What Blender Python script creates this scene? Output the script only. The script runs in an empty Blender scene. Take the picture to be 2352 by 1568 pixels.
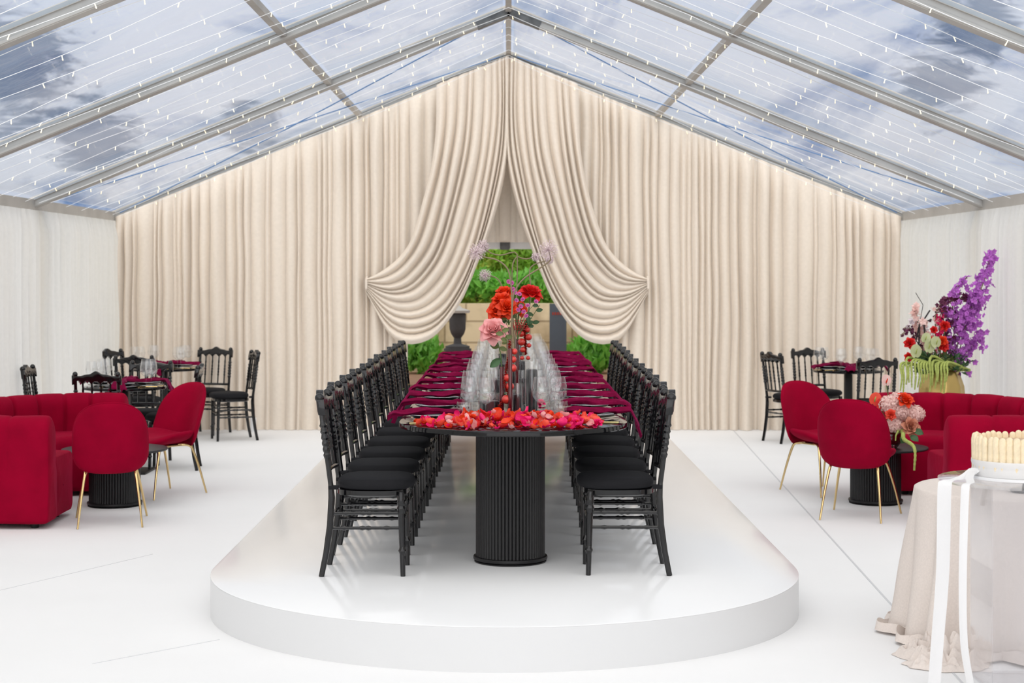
import bpy, bmesh, math, random
from math import sin, cos, pi, radians as R
from mathutils import Vector, Matrix, noise
C = bpy.context.collection
SC = bpy.context.scene
rnd = random.Random(7)

# ------------------------------------------------------------------ camera
cd = bpy.data.cameras.new('camera')
cam = bpy.data.objects.new('camera', cd); C.objects.link(cam)
CZ = 1.735; FPX = 3900.0; VX, VY = 1168.0, 628.0
cd.lens = FPX/2352*36; cd.sensor_width = 36
cam.location = (0, 0, CZ); cam.rotation_euler = (pi/2, 0, 0)
cd.shift_x = (1176-VX)/2352; cd.shift_y = -(784-VY)/2352
cd.clip_end = 300
cd.dof.use_dof = True; cd.dof.focus_distance = 9.2; cd.dof.aperture_fstop = 4.5
SC.camera = cam
def P(px, py, d):                      # photograph measurement -> metres at distance d
    return Vector(((px-VX)*d/FPX, d, CZ+(VY-py)*d/FPX))

# ------------------------------------------------------------------ render look
SC.view_settings.view_transform = 'Standard'; SC.view_settings.look = 'None'
SC.view_settings.exposure = -.88; SC.view_settings.gamma = 1
cy = SC.cycles
cy.max_bounces = 6; cy.diffuse_bounces = 3; cy.glossy_bounces = 3; cy.transmission_bounces = 4
cy.transparent_max_bounces = 28; cy.use_adaptive_sampling = True; cy.adaptive_threshold = 0.035
cy.caustics_reflective = False; cy.caustics_refractive = False; cy.sample_clamp_indirect = 6
cy.use_denoising = True

# ------------------------------------------------------------------ world: bright overcast sky with blue patches
W = bpy.data.worlds.new('sky'); SC.world = W; W.use_nodes = True
nt = W.node_tree; nt.nodes.clear(); N = nt.nodes.new; L = nt.links.new
out = N('ShaderNodeOutputWorld'); bg = N('ShaderNodeBackground'); L(bg.outputs[0], out.inputs[0])
tc = N('ShaderNodeTexCoord'); sp = N('ShaderNodeSeparateXYZ'); L(tc.outputs['Generated'], sp.inputs[0])
ramp = N('ShaderNodeValToRGB'); L(sp.outputs[2], ramp.inputs[0])
e = ramp.color_ramp.elements
e[0].position = 0.0; e[0].color = (1.0, 1.08, 1.24, 1)
e[1].position = 1.0; e[1].color = (1.75, 1.72, 1.68, 1)
for p_, c_ in ((.17, (1.22, 1.34, 1.60, 1)), (.30, (1.35, 1.38, 1.45, 1)), (.55, (1.55, 1.53, 1.5, 1))):
    q = e.new(p_); q.color = c_
mp = N('ShaderNodeMapping'); mp.inputs['Scale'].default_value = (1.0, 1.0, 2.6); L(tc.outputs['Generated'], mp.inputs[0])
n1 = N('ShaderNodeTexNoise'); n1.inputs['Scale'].default_value = 7; n1.inputs['Detail'].default_value = 7
n1.inputs['Roughness'].default_value = .62; n1.inputs['Distortion'].default_value = .6; L(mp.outputs[0], n1.inputs[0])
r1 = N('ShaderNodeValToRGB'); L(n1.outputs[0], r1.inputs[0])
r1.color_ramp.elements[0].position = .52; r1.color_ramp.elements[0].color = (0, 0, 0, 1)
r1.color_ramp.elements[1].position = .66; r1.color_ramp.elements[1].color = (1, 1, 1, 1)
mx = N('ShaderNodeMixRGB'); L(r1.outputs[0], mx.inputs[0]); L(ramp.outputs[0], mx.inputs[1])
mul = N('ShaderNodeMixRGB'); mul.blend_type = 'MULTIPLY'; mul.inputs[0].default_value = 1
L(ramp.outputs[0], mul.inputs[1]); mul.inputs[2].default_value = (.22, .36, .60, 1); L(mul.outputs[0], mx.inputs[2])
# bright sky lobe added behind the camera to fill curtains and under the table
dp_ = N('ShaderNodeVectorMath'); dp_.operation = 'DOT_PRODUCT'; dp_.inputs[1].default_value = (-.10, -.90, .42); L(tc.outputs['Generated'], dp_.inputs[0])
lb = N('ShaderNodeValToRGB'); L(dp_.outputs['Value'], lb.inputs[0]); lb.color_ramp.interpolation = 'EASE'
lb.color_ramp.elements[0].position = .05; lb.color_ramp.elements[0].color = (0, 0, 0, 1)
lb.color_ramp.elements[1].position = .95; lb.color_ramp.elements[1].color = (3.0, 2.85, 2.65, 1)
ad = N('ShaderNodeMixRGB'); ad.blend_type = 'ADD'; ad.inputs[0].default_value = 1; # ragged dark blue patches: the roof's dark reflections painted into the sky
last_ = mx.outputs[0]
rn = N('ShaderNodeTexNoise'); rn.inputs['Scale'].default_value = 30; rn.inputs['Detail'].default_value = 8; rn.inputs['Roughness'].default_value = .7; rn.inputs['Distortion'].default_value = 1.5
rm = N('ShaderNodeMapping'); rm.inputs['Scale'].default_value = (.7, 1, 3.2); rm.inputs['Rotation'].default_value = (0, .35, 0); L(tc.outputs['Generated'], rm.inputs[0]); L(rm.outputs[0], rn.inputs[0])
for dv, rad in (((-.280, .953, .116), .040), ((-.235, .968, .076), .030), ((.262, .955, .138), .026), ((.245, .962, .106), .026), ((-.15, .985, .085), .02)):
    dd = Vector(dv).normalized(); dq = N('ShaderNodeVectorMath'); dq.operation = 'DISTANCE'; dq.inputs[1].default_value = dd; L(tc.outputs['Generated'], dq.inputs[0])
    mr_ = N('ShaderNodeMapRange'); mr_.inputs[1].default_value = 0; mr_.inputs[2].default_value = rad*1.9; mr_.inputs[3].default_value = .42; mr_.inputs[4].default_value = -.30; L(dq.outputs['Value'], mr_.inputs[0])
    sm = N('ShaderNodeMath'); sm.operation = 'ADD'; L(mr_.outputs[0], sm.inputs[0]); L(rn.outputs[0], sm.inputs[1])
    rs = N('ShaderNodeMapRange'); rs.interpolation_type = 'SMOOTHSTEP'; rs.inputs[1].default_value = .52; rs.inputs[2].default_value = .72; rs.inputs[4].default_value = .85; L(sm.outputs[0], rs.inputs[0])
    mq = N('ShaderNodeMixRGB'); L(rs.outputs[0], mq.inputs[0]); L(last_, mq.inputs[1]); mq.inputs[2].default_value = (.14, .26, .50, 1); last_ = mq.outputs[0]
L(last_, ad.inputs[1]); L(lb.outputs[0], ad.inputs[2])
L(ad.outputs[0], bg.inputs[0]); bg.inputs[1].default_value = 1.0

# ------------------------------------------------------------------ materials
def newmat(name):
    m = bpy.data.materials.new(name); m.use_nodes = True
    return m, m.node_tree, m.node_tree.nodes['Principled BSDF']
def srgb(r, g, b):
    f = lambda c: (c/255/12.92) if c/255 <= .04045 else ((c/255+.055)/1.055)**2.4
    return (f(r), f(g), f(b), 1)
def mat(name, col, rough=.5, metal=0, var=0, vscale=8, bump=0, bscale=60, coat=0, sheen=0, trans=0, spec=.5, sub=0, bstretch=None):
    m, t, b = newmat(name)
    b.inputs['Base Color'].default_value = col; b.inputs['Roughness'].default_value = rough
    b.inputs['Metallic'].default_value = metal; b.inputs['Coat Weight'].default_value = coat
    b.inputs['Coat Roughness'].default_value = .06
    b.inputs['Sheen Weight'].default_value = sheen; b.inputs['Specular IOR Level'].default_value = spec
    b.inputs['Sheen Roughness'].default_value = .4
    if sheen: b.inputs['Sheen Tint'].default_value = (min(1, col[0]*2.4+.05), min(1, col[1]*3+.06), min(1, col[2]*4+.08), 1)
    tcn = t.nodes.new('ShaderNodeTexCoord')
    if var:
        n = t.nodes.new('ShaderNodeTexNoise'); n.inputs['Scale'].default_value = vscale; n.inputs['Detail'].default_value = 4
        t.links.new(tcn.outputs['Object'], n.inputs[0])
        rr = t.nodes.new('ShaderNodeValToRGB'); t.links.new(n.outputs[0], rr.inputs[0])
        rr.color_ramp.elements[0].position = .3; rr.color_ramp.elements[1].position = .7
        rr.color_ramp.elements[0].color = tuple(c*(1-var) for c in col[:3])+(1,)
        rr.color_ramp.elements[1].color = tuple(min(1, c*(1+var)) for c in col[:3])+(1,)
        t.links.new(rr.outputs[0], b.inputs['Base Color'])
    if bump:
        n = t.nodes.new('ShaderNodeTexNoise'); n.inputs['Scale'].default_value = bscale; n.inputs['Detail'].default_value = 3
        src = tcn.outputs['Object']
        if bstretch:
            mm = t.nodes.new('ShaderNodeMapping'); mm.inputs['Scale'].default_value = bstretch
            t.links.new(src, mm.inputs[0]); src = mm.outputs[0]
        t.links.new(src, n.inputs[0])
        bp = t.nodes.new('ShaderNodeBump'); bp.inputs['Strength'].default_value = bump; bp.inputs['Distance'].default_value = .01
        t.links.new(n.outputs[0], bp.inputs['Height']); t.links.new(bp.outputs[0], b.inputs['Normal'])
    if trans:
        tr = t.nodes.new('ShaderNodeBsdfTranslucent'); tr.inputs[0].default_value = tuple(min(1, c*1.05) for c in col[:3])+(1,)
        ms = t.nodes.new('ShaderNodeMixShader'); ms.inputs[0].default_value = trans
        t.links.new(b.outputs[0], ms.inputs[1]); t.links.new(tr.outputs[0], ms.inputs[2])
        t.links.new(ms.outputs[0], t.nodes['Material Output'].inputs[0])
    return m
def clearmat(name, tint, base, gain, rough=.02, ior=1.45, bump=0, bscale=3, haze=0, hazecol=(.8, .85, .9, 1), bstretch=None):
    # thin clear sheet: what is behind it, plus a Fresnel reflection, plus optional milky haze
    m, t, b = newmat(name); t.nodes.remove(b); N = t.nodes.new; L = t.links.new
    tr = N('ShaderNodeBsdfTransparent'); tr.inputs[0].default_value = tint
    gl = N('ShaderNodeBsdfGlossy'); gl.inputs['Roughness'].default_value = rough; gl.inputs[0].default_value = (1, 1, 1, 1)
    fr = N('ShaderNodeFresnel'); fr.inputs[0].default_value = ior
    ge = N('ShaderNodeNewGeometry'); mi = N('ShaderNodeMapRange'); mi.inputs[3].default_value = ior; mi.inputs[4].default_value = 1/ior
    L(ge.outputs['Backfacing'], mi.inputs[0]); L(mi.outputs[0], fr.inputs[0])
    ma = N('ShaderNodeMath'); ma.operation = 'MULTIPLY_ADD'; ma.inputs[1].default_value = gain; ma.inputs[2].default_value = base; ma.use_clamp = True
    L(fr.outputs[0], ma.inputs[0])
    ms = N('ShaderNodeMixShader'); L(ma.outputs[0], ms.inputs[0]); L(tr.outputs[0], ms.inputs[1]); L(gl.outputs[0], ms.inputs[2])
    if bump:
        tcn = N('ShaderNodeTexCoord'); n = N('ShaderNodeTexNoise'); n.inputs['Scale'].default_value = bscale
        n.inputs['Detail'].default_value = 5; n.inputs['Distortion'].default_value = 1.2
        src = tcn.outputs['Object']
        if bstretch:
            mm = N('ShaderNodeMapping'); mm.inputs['Scale'].default_value = bstretch; L(src, mm.inputs[0]); src = mm.outputs[0]
        L(src, n.inputs[0]); bp = N('ShaderNodeBump'); bp.inputs['Strength'].default_value = bump; bp.inputs['Distance'].default_value = .05
        L(n.outputs[0], bp.inputs['Height']); L(bp.outputs[0], gl.inputs['Normal']); L(bp.outputs[0], fr.inputs['Normal'])
    last = ms.outputs[0]
    if haze:
        df = N('ShaderNodeBsdfTranslucent'); df.inputs[0].default_value = hazecol
        d2 = N('ShaderNodeBsdfDiffuse'); d2.inputs[0].default_value = hazecol
        mh = N('ShaderNodeMixShader'); mh.inputs[0].default_value = .5; L(df.outputs[0], mh.inputs[1]); L(d2.outputs[0], mh.inputs[2])
        m2 = N('ShaderNodeMixShader'); m2.inputs[0].default_value = haze; L(last, m2.inputs[1]); L(mh.outputs[0], m2.inputs[2]); last = m2.outputs[0]
        tcn = N('ShaderNodeTexCoord'); n = N('ShaderNodeTexNoise'); n.inputs['Scale'].default_value = .9; n.inputs['Detail'].default_value = 7; n.inputs['Distortion'].default_value = .7
        L(tcn.outputs['Object'], n.inputs[0]); mr = N('ShaderNodeMapRange'); mr.inputs[1].default_value = .35; mr.inputs[2].default_value = .65
        mr.inputs[3].default_value = haze*.3; mr.inputs[4].default_value = haze*1.7; L(n.outputs[0], mr.inputs[0]); L(mr.outputs[0], m2.inputs[0])
    L(last, t.nodes['Material Output'].inputs[0])
    return m
def emat(name, col, s):
    m, t, b = newmat(name); b.inputs['Base Color'].default_value = (.9, .85, .7, 1)
    b.inputs['Emission Color'].default_value = col; b.inputs['Emission Strength'].default_value = s
    return m

M = {}
M['drape'] = mat('drape_linen', (.88, .785, .68, 1), .9, var=.03, vscale=30, bump=.2, bscale=900, trans=.12, spec=.1)
M['drape_side'] = mat('drape_side_linen', (.95, .92, .86, 1), .9, var=.03, vscale=30, bump=.2, bscale=900, trans=.5, spec=.1)
M['black'] = mat('gloss_black', (.004, .004, .005, 1), .14, coat=.25, spec=.4)
M['fabric_black'] = mat('black_cushion_cloth', (.011, .011, .013, 1), .85, bump=.3, bscale=700, sheen=.08, spec=.2)
M['black_matt'] = mat('satin_black', (.009, .009, .010, 1), .42, spec=.35)
M['table_black'] = mat('table_black', (.003, .003, .004, 1), .07, coat=0, spec=.35)
M['velvet'] = mat('crimson_velvet', (.27, .0006, .020, 1), .8, var=.12, vscale=5, sheen=.22, bump=.35, bscale=18, spec=.05)
M['napkin'] = mat('maroon_velvet', (.17, .0015, .035, 1), .75, var=.2, vscale=25, sheen=.4, spec=.08, bump=.35, bscale=50)
M['brass'] = mat('brass', (.78, .58, .28, 1), .24, 1)
M['gold'] = mat('gold_leaf', (.55, .40, .15, 1), .3, 1, bump=1, bscale=9)
M['alu'] = mat('aluminium_frame', (.44, .42, .39, 1), .5, .1, var=.12, vscale=3)
M['alu_dark'] = mat('dark_steel', (.12, .12, .12, 1), .5, .5, var=.3, vscale=12)
M['plate'] = mat('grey_glaze', (.10, .105, .115, 1), .22, coat=.5)
M['plate_black'] = mat('black_glaze', (.008, .008, .010, 1), .15, coat=.5)
M['silver'] = mat('silver_rim', (.7, .7, .72, 1), .2, 1)
M['card'] = mat('cream_card', (.62, .56, .46, 1), .8)
M['glass'] = clearmat('clear_glass', (.985, .988, .99, 1), .02, 0.85, .004)
M['acrylic'] = clearmat('clear_acrylic', (.985, .985, .99, 1), .01, .7, .02, haze=.06, hazecol=(.9, .9, .95, 1))
M['pvc'] = clearmat('clear_roof_film', (.96, .975, .99, 1), .01, .55, .08, bump=.12, bscale=2.0, haze=.12, hazecol=(.9, .92, .95, 1), bstretch=(1, 1.6, 1))
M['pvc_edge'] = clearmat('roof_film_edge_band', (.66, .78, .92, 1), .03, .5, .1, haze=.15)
M['candle'] = mat('black_wax', (.012, .012, .016, 1), .35)
M['redglass'] = mat('dark_red_glass', (.09, .001, .006, 1), .06, coat=.6)
M['bulb'] = emat('warm_bulb', (1, .82, .48, 1), 1.6)
M['wire'] = mat('clear_wire', (.92, .94, .96, 1), .4)
M['white'] = mat('white_paint', (.82, .82, .83, 1), .5)
M['ribbon'] = mat('white_ribbon', (.86, .86, .87, 1), .5, trans=.25, bump=.1, bscale=300)
M['linen'] = mat('pale_linen', (.86, .775, .72, 1), .9, var=.05, vscale=120, bump=.3, bscale=800, trans=.15, spec=.1)
M['biscuit'] = mat('sponge_biscuit', (.88, .74, .52, 1), .9, var=.10, vscale=40, bump=.4, bscale=300)
M['mousse'] = mat('caramel_mousse', (.60, .42, .28, 1), .5)
M['leaf'] = mat('leaf_green', (.06, .14, .055, 1), .5, var=.3, vscale=12, trans=.25)
M['leaf_olive'] = mat('leaf_olive', (.15, .19, .06, 1), .5, var=.3, vscale=15, trans=.3)
M['stem'] = mat('stem_green', (.10, .17, .05, 1), .6)
M['stem_brown'] = mat('stem_tan', (.22, .17, .10, 1), .6)
M['orange'] = mat('orange_red_petal', (.85, .055, .008, 1), .55, trans=.25, var=.15, vscale=30)
M['red'] = mat('scarlet_petal', (.72, .012, .012, 1), .55, trans=.2, var=.15, vscale=30)
M['pink'] = mat('blush_pink_petal', (.88, .42, .42, 1), .6, trans=.3, var=.1, vscale=40)
M['palepink'] = mat('pale_pink_petal', (.96, .68, .63, 1), .6, trans=.3, var=.12, vscale=60)
M['magenta'] = mat('magenta_petal', (.85, .01, .16, 1), .5, trans=.25, var=.15, vscale=30)
M['coral'] = mat('coral_petal', (.90, .09, .05, 1), .5, trans=.25, var=.15, vscale=30)
M['peach'] = mat('peach_rose', (.66, .28, .18, 1), .6, trans=.2, var=.15, vscale=30)
M['mauve'] = mat('mauve_bloom', (.62, .14, .42, 1), .6, trans=.2, var=.2, vscale=60)
M['lilac'] = mat('pale_lilac', (.78, .64, .66, 1), .7, trans=.2)
M['purple'] = mat('purple_orchid', (.52, .15, .60, 1), .55, trans=.2, var=.3, vscale=40)
M['purple_dark'] = mat('dark_plum_orchid', (.12, .012, .06, 1), .55, trans=.1, var=.3, vscale=40)
M['lime'] = mat('lime_amaranthus', (.42, .50, .13, 1), .8, var=.2, vscale=50, trans=.1)
M['limepale'] = mat('pale_green_anthurium', (.55, .62, .34, 1), .35, trans=.1, var=.1)
M['berry'] = mat('red_fruit', (.58, .035, .025, 1), .3, var=.2, vscale=30, coat=.3)
M['chilli'] = mat('dried_red_pods', (.36, .012, .008, 1), .45)
M['hedge'] = mat('hedge_leaf', (.30, .52, .07, 1), .5, var=.45, vscale=3, trans=.35)
M['hedge2'] = mat('yellow_green_leaf', (.60, .72, .14, 1), .5, var=.4, vscale=3, trans=.35)
M['fern'] = mat('fern_leaf', (.22, .56, .09, 1), .5, var=.3, vscale=4, trans=.3)
M['urn'] = mat('dark_stone', (.07, .07, .075, 1), .7, var=.2)
M['slate'] = mat('blue_grey_panel', (.10, .125, .16, 1), .6, var=.05)
M['terracotta'] = mat('terracotta_paving', (.34, .19, .12, 1), .8, var=.15, vscale=8)
M['soil'] = mat('garden_ground', (.12, .14, .08, 1), .9, var=.3, vscale=2)
M['rubber'] = mat('clear_glide', (.4, .4, .4, 1), .4)
M['dark_twig'] = mat('black_twig', (.02, .016, .018, 1), .6)

# floor: matt off-white sheet with faint woven texture; platform: glossy white
def floormat(name, col, rough, seams, coat=0, bump=.05, bscale=250):
    m, t, b = newmat(name); N = t.nodes.new; L = t.links.new
    tcn = N('ShaderNodeTexCoord'); n = N('ShaderNodeTexNoise'); n.inputs['Scale'].default_value = 1.2; n.inputs['Detail'].default_value = 6
    L(tcn.outputs['Object'], n.inputs[0]); rr = N('ShaderNodeValToRGB'); L(n.outputs[0], rr.inputs[0])
    rr.color_ramp.elements[0].position = .3; rr.color_ramp.elements[1].position = .7
    rr.color_ramp.elements[0].color = tuple(c*.975 for c in col)+(1,); rr.color_ramp.elements[1].color = tuple(col)+(1,)
    L(rr.outputs[0], b.inputs['Base Color'])
    b.inputs['Roughness'].default_value = rough; b.inputs['Specular IOR Level'].default_value = coat
    n2 = N('ShaderNodeTexNoise'); n2.inputs['Scale'].default_value = bscale; L(tcn.outputs['Object'], n2.inputs[0])
    bp = N('ShaderNodeBump'); bp.inputs['Strength'].default_value = bump; bp.inputs['Distance'].default_value = .004
    L(n2.outputs[0], bp.inputs['Height']); L(bp.outputs[0], b.inputs['Normal'])
    return m
M['floor'] = floormat('white_floor', (.86, .86, .865), .75, True, coat=.06)
M['stage'] = floormat('gloss_white_stage', (.88, .885, .895), .15, False, coat=.42, bump=.02, bscale=3)
M['seam'] = mat('seam_line', (.62, .63, .65, 1), .6)
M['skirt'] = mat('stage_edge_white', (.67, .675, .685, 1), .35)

# sandstone blocks
m, t, b = newmat('sandstone_blocks'); M['sandstone'] = m
tcn = t.nodes.new('ShaderNodeTexCoord'); mpn = t.nodes.new('ShaderNodeMapping'); mpn.inputs['Rotation'].default_value = (pi/2, 0, 0)
t.links.new(tcn.outputs['Object'], mpn.inputs[0])
br = t.nodes.new('ShaderNodeTexBrick'); br.inputs['Scale'].default_value = .9; br.inputs['Mortar Size'].default_value = .012
br.inputs['Color1'].default_value = (.74, .60, .38, 1); br.inputs['Color2'].default_value = (.85, .72, .49, 1); br.inputs['Mortar'].default_value = (.48, .38, .24, 1)
t.links.new(mpn.outputs[0], br.inputs[0])
nn = t.nodes.new('ShaderNodeTexNoise'); nn.inputs['Scale'].default_value = 2.5; nn.inputs['Detail'].default_value = 8; t.links.new(tcn.outputs['Object'], nn.inputs[0])
rr = t.nodes.new('ShaderNodeValToRGB'); t.links.new(nn.outputs[0], rr.inputs[0]); rr.color_ramp.elements[0].position = .35; rr.color_ramp.elements[1].position = .62
rr.color_ramp.elements[0].color = (.55, .50, .45, 1); rr.color_ramp.elements[1].color = (1, 1, 1, 1)
mm = t.nodes.new('ShaderNodeMixRGB'); mm.blend_type = 'MULTIPLY'; mm.inputs[0].default_value = 1
t.links.new(br.outputs[0], mm.inputs[1]); t.links.new(rr.outputs[0], mm.inputs[2]); t.links.new(mm.outputs[0], b.inputs['Base Color']); b.inputs['Roughness'].default_value = .9

# ------------------------------------------------------------------ mesh helpers
class MB:
    def __init__(s): s.v = []; s.f = []
    def add(s, vs, fs):
        o = len(s.v); s.v += [tuple(p) for p in vs]; s.f += [tuple(i+o for i in f) for f in fs]; return s
    def box(s, c, d, rz=0, m=None):
        hx, hy, hz = d[0]/2, d[1]/2, d[2]/2; T = m or (Matrix.Translation(c) @ Matrix.Rotation(rz, 4, 'Z'))
        vs = [T @ Vector((x*hx, y*hy, z*hz)) for x in (-1, 1) for y in (-1, 1) for z in (-1, 1)]
        return s.add(vs, [(0, 1, 3, 2), (4, 6, 7, 5), (0, 4, 5, 1), (2, 3, 7, 6), (0, 2, 6, 4), (1, 5, 7, 3)])
    def beam(s, a, b, w, h):                       # box from a to b, w across (horizontal), h tall
        a, b = Vector(a), Vector(b); d = b-a; x = d.normalized(); y = Vector((0, 0, 1)).cross(x)
        y = y.normalized() if y.length > 1e-4 else Vector((0, 1, 0)); z = x.cross(y)
        T = Matrix.Translation((a+b)/2) @ Matrix((x, y, z)).transposed().to_4x4()
        return s.box(None, (d.length, w, h), m=T)
    def lathe(s, prof, seg=24, c=(0, 0, 0), M4=None, rfun=None):
        vs = []; n = len(prof)
        for r, z in prof:
            for k in range(seg):
                a = 2*pi*k/seg; rr = r*(rfun(a, z) if rfun else 1)
                p = Vector((rr*cos(a), rr*sin(a), z)); p = (M4 @ p) if M4 else p+Vector(c); vs.append(p)
        fs = [(i*seg+k, i*seg+(k+1) % seg, (i+1)*seg+(k+1) % seg, (i+1)*seg+k) for i in range(n-1) for k in range(seg)]
        if prof[0][0] > 1e-5: fs.append(tuple(reversed(range(seg))))
        if prof[-1][0] > 1e-5: fs.append(tuple(range((n-1)*seg, n*seg)))
        return s.add(vs, fs)
    def tube(s, pts, r, seg=8, caps=True, sq=False):
        pts = [Vector(p) for p in pts]; n = len(pts); rs = r if hasattr(r, '__len__') else [r]*n
        up = None; vs = []
        for i, p in enumerate(pts):
            d = (pts[min(i+1, n-1)]-pts[max(i-1, 0)]).normalized()
            if up is None:
                up = Vector((0, 0, 1)) if abs(d.z) < .9 else Vector((0, 1, 0))
            x = (up-d*up.dot(d)).normalized(); up = x; y = d.cross(x)
            for k in range(seg):
                a = 2*pi*(k+.5)/seg; vs.append(p+(x*cos(a)+y*sin(a))*rs[i])
        fs = [(i*seg+k, i*seg+(k+1) % seg, (i+1)*seg+(k+1) % seg, (i+1)*seg+k) for i in range(n-1) for k in range(seg)]
        if caps: fs += [tuple(reversed(range(seg))), tuple(range((n-1)*seg, n*seg))]
        return s.add(vs, fs)
    def grid(s, fn, nu, nv, cu=False):
        vs = [fn(i/(nu if cu else nu-1), j/(nv-1)) for j in range(nv) for i in range(nu)]
        fs = [(j*nu+i, j*nu+(i+1) % nu, (j+1)*nu+(i+1) % nu, (j+1)*nu+i) for j in range(nv-1) for i in range(nu if cu else nu-1)]
        return s.add(vs, fs)
    def prism(s, poly, x0, x1, fn=None):           # polygon in (y,z), extruded in x
        n = len(poly); vs = [Vector((x0, y, z)) for y, z in poly]+[Vector((x1, y, z)) for y, z in poly]
        if fn: vs = [fn(p) for p in vs]
        fs = [tuple(range(n)), tuple(reversed(range(n, 2*n)))]+[(i, n+i, n+(i+1) % n, (i+1) % n) for i in range(n)]
        return s.add(vs, fs)
    def ball(s, c, r, seg=10, rings=7, sc=(1, 1, 1)):
        prof = [(max(r*sin(pi*i/rings), 1e-6), -r*cos(pi*i/rings)) for i in range(rings+1)]
        T = Matrix.Translation(c) @ Matrix.Diagonal((*sc, 1)); return s.lathe(prof, seg, M4=T)
    def mesh(s, name, material, smooth=35, bevel=0):
        me = bpy.data.meshes.new(name); me.from_pydata(s.v, [], s.f)
        bm = bmesh.new(); bm.from_mesh(me)
        bmesh.ops.remove_doubles(bm, verts=bm.verts, dist=1e-6)
        if bevel:
            ed = [e_ for e_ in bm.edges if e_.is_manifold and e_.calc_face_angle(0) > R(30)]
            bmesh.ops.bevel(bm, geom=ed, offset=bevel, segments=2, affect='EDGES', profile=.5)
        bmesh.ops.recalc_face_normals(bm, faces=bm.faces)
        bm.to_mesh(me); bm.free()
        me.materials.append(material)
        if smooth:
            me.shade_smooth(); me.set_sharp_from_angle(angle=R(smooth))
        return me
    def build(s, name, material, parent=None, smooth=35, bevel=0, loc=None, rz=0):
        o = bpy.data.objects.new(name, s.mesh(name, M[material] if isinstance(material, str) else material, smooth, bevel)); C.objects.link(o)
        if parent: o.parent = parent
        if loc is not None: o.location = loc
        if rz: o.rotation_euler.z = rz
        return o
def tag(o, label=None, cat=None, group=None, kind=None):
    for k, v in (('label', label), ('category', cat), ('group', group), ('kind', kind)):
        if v: o[k] = v
    return o
def empty(name, loc=(0, 0, 0), rz=0):
    o = bpy.data.objects.new(name, None); C.objects.link(o); o.location = loc; o.rotation_euler.z = rz; o.empty_display_size = .1
    return o
kids = {}
def copy_tree(o, parent=None, loc=None, rz=None):
    c = o.copy(); C.objects.link(c)
    if parent: c.parent = parent
    if loc is not None: c.location = loc
    if rz is not None: c.rotation_euler = (0, 0, rz)
    if o.name not in kids: kids[o.name] = [x for x in bpy.data.objects if x.parent == o]
    for ch in kids[o.name]: copy_tree(ch, c)
    return c
def spline(pts, n):                                # Catmull-Rom through points, n samples, roughly by arc length
    pts = [Vector(p) for p in pts]; Q = [2*pts[0]-pts[1]]+pts+[2*pts[-1]-pts[-2]]; dense = []
    for i in range(len(pts)-1):
        a, b, c, d = Q[i:i+4]
        for k in range(12):
            t = k/12; dense.append(.5*((2*b)+(c-a)*t+(2*a-5*b+4*c-d)*t*t+(3*b-3*c+d-a)*t**3))
    dense.append(pts[-1]); cum = [0]
    for i in range(1, len(dense)): cum.append(cum[-1]+(dense[i]-dense[i-1]).length)
    res = []; j = 0
    for k in range(n):
        s_ = cum[-1]*k/(n-1)
        while j < len(cum)-2 and cum[j+1] < s_: j += 1
        t = (s_-cum[j])/max(cum[j+1]-cum[j], 1e-9); res.append(dense[j].lerp(dense[j+1], min(t, 1)))
    return res
ORD = ['nearest', 'second', 'third', 'fourth', 'fifth', 'sixth', 'seventh', 'eighth', 'ninth', 'tenth', 'eleventh', 'twelfth', 'thirteenth', 'fourteenth', 'fifteenth', 'sixteenth', 'seventeenth', 'eighteenth', 'nineteenth', 'twentieth', 'twenty-first', 'twenty-second']
def nz(x, y=0, z=0): return noise.noise(Vector((x, y, z)))
PZ = .20                                            # platform top
TW = 4.37; RIDGE = 4.12; SL = .405; DW = 18.95      # half width, ridge underside, slope, back wall
roofz = lambda x: RIDGE-SL*abs(x)

# ------------------------------------------------------------------ setting: floor, platform
tag(MB().box((0, 9, -.03), (8.9, 22, .06)).build('floor', 'floor', smooth=0), kind='structure')
def seam(a, b, w, n_):
    mb = MB(); a = Vector(a); b = Vector(b); mb.beam(a, b, w, .0016)
    o = mb.build('trim_%d' % n_, 'seam', smooth=0); tag(o, kind='structure'); return o
seam((1.62, 1.0, .0008), (1.62+.87, 18.8, .0008), .012, 1)
seam((-1.85, 7.55, .0008), (-1.37, 8.05, .0008), .004, 2)
seam((-4.3, 6.2, .0008), (-2.2, 10.5, .0008), .003, 3)
RX = 1.52; PY0 = 8.90; PY1 = 16.6; PCX = -.02
def racetrack(r, y0, y1, n=48):
    pts = [(r*cos(pi+pi*k/n), y0+r*sin(pi+pi*k/n)) for k in range(n+1)]
    pts += [(r*cos(pi*k/n), y1+r*sin(pi*k/n)) for k in range(n+1)]
    return pts
def slab(poly, z0, z1, cx=0, bev=0):
    mb = MB(); n = len(poly)
    rings = [(0, z0), (0, z1)] if not bev else [(-bev, z0), (0, z0+bev), (0, z1-bev), (-bev*.3, z1-bev*.3), (-bev, z1)]
    cy_ = sum(p[1] for p in poly)/n
    vs = []
    for off, z in rings:
        for i, (x, y) in enumerate(poly):
            ax, ay = poly[i-1]; bx, by = poly[(i+1) % n]; tx, ty = bx-ax, by-ay; l = math.hypot(tx, ty) or 1
            vs.append((x+cx+ty/l*off, y-tx/l*off, z))
    fs = [(j*n+i, j*n+(i+1) % n, (j+1)*n+(i+1) % n, (j+1)*n+i) for j in range(len(rings)-1) for i in range(n)]
    fs += [tuple(reversed(range(n))), tuple(range((len(rings)-1)*n, len(rings)*n))]
    return mb.add(vs, fs)
stage = empty('round_ended_stage', (0, PY0, 0))
tag(stage, 'long low white stage with rounded front end carrying the banquet table', 'stage')
def offs(o, root):
    o.parent = root; o.location = -Vector(root.location); return o
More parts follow.
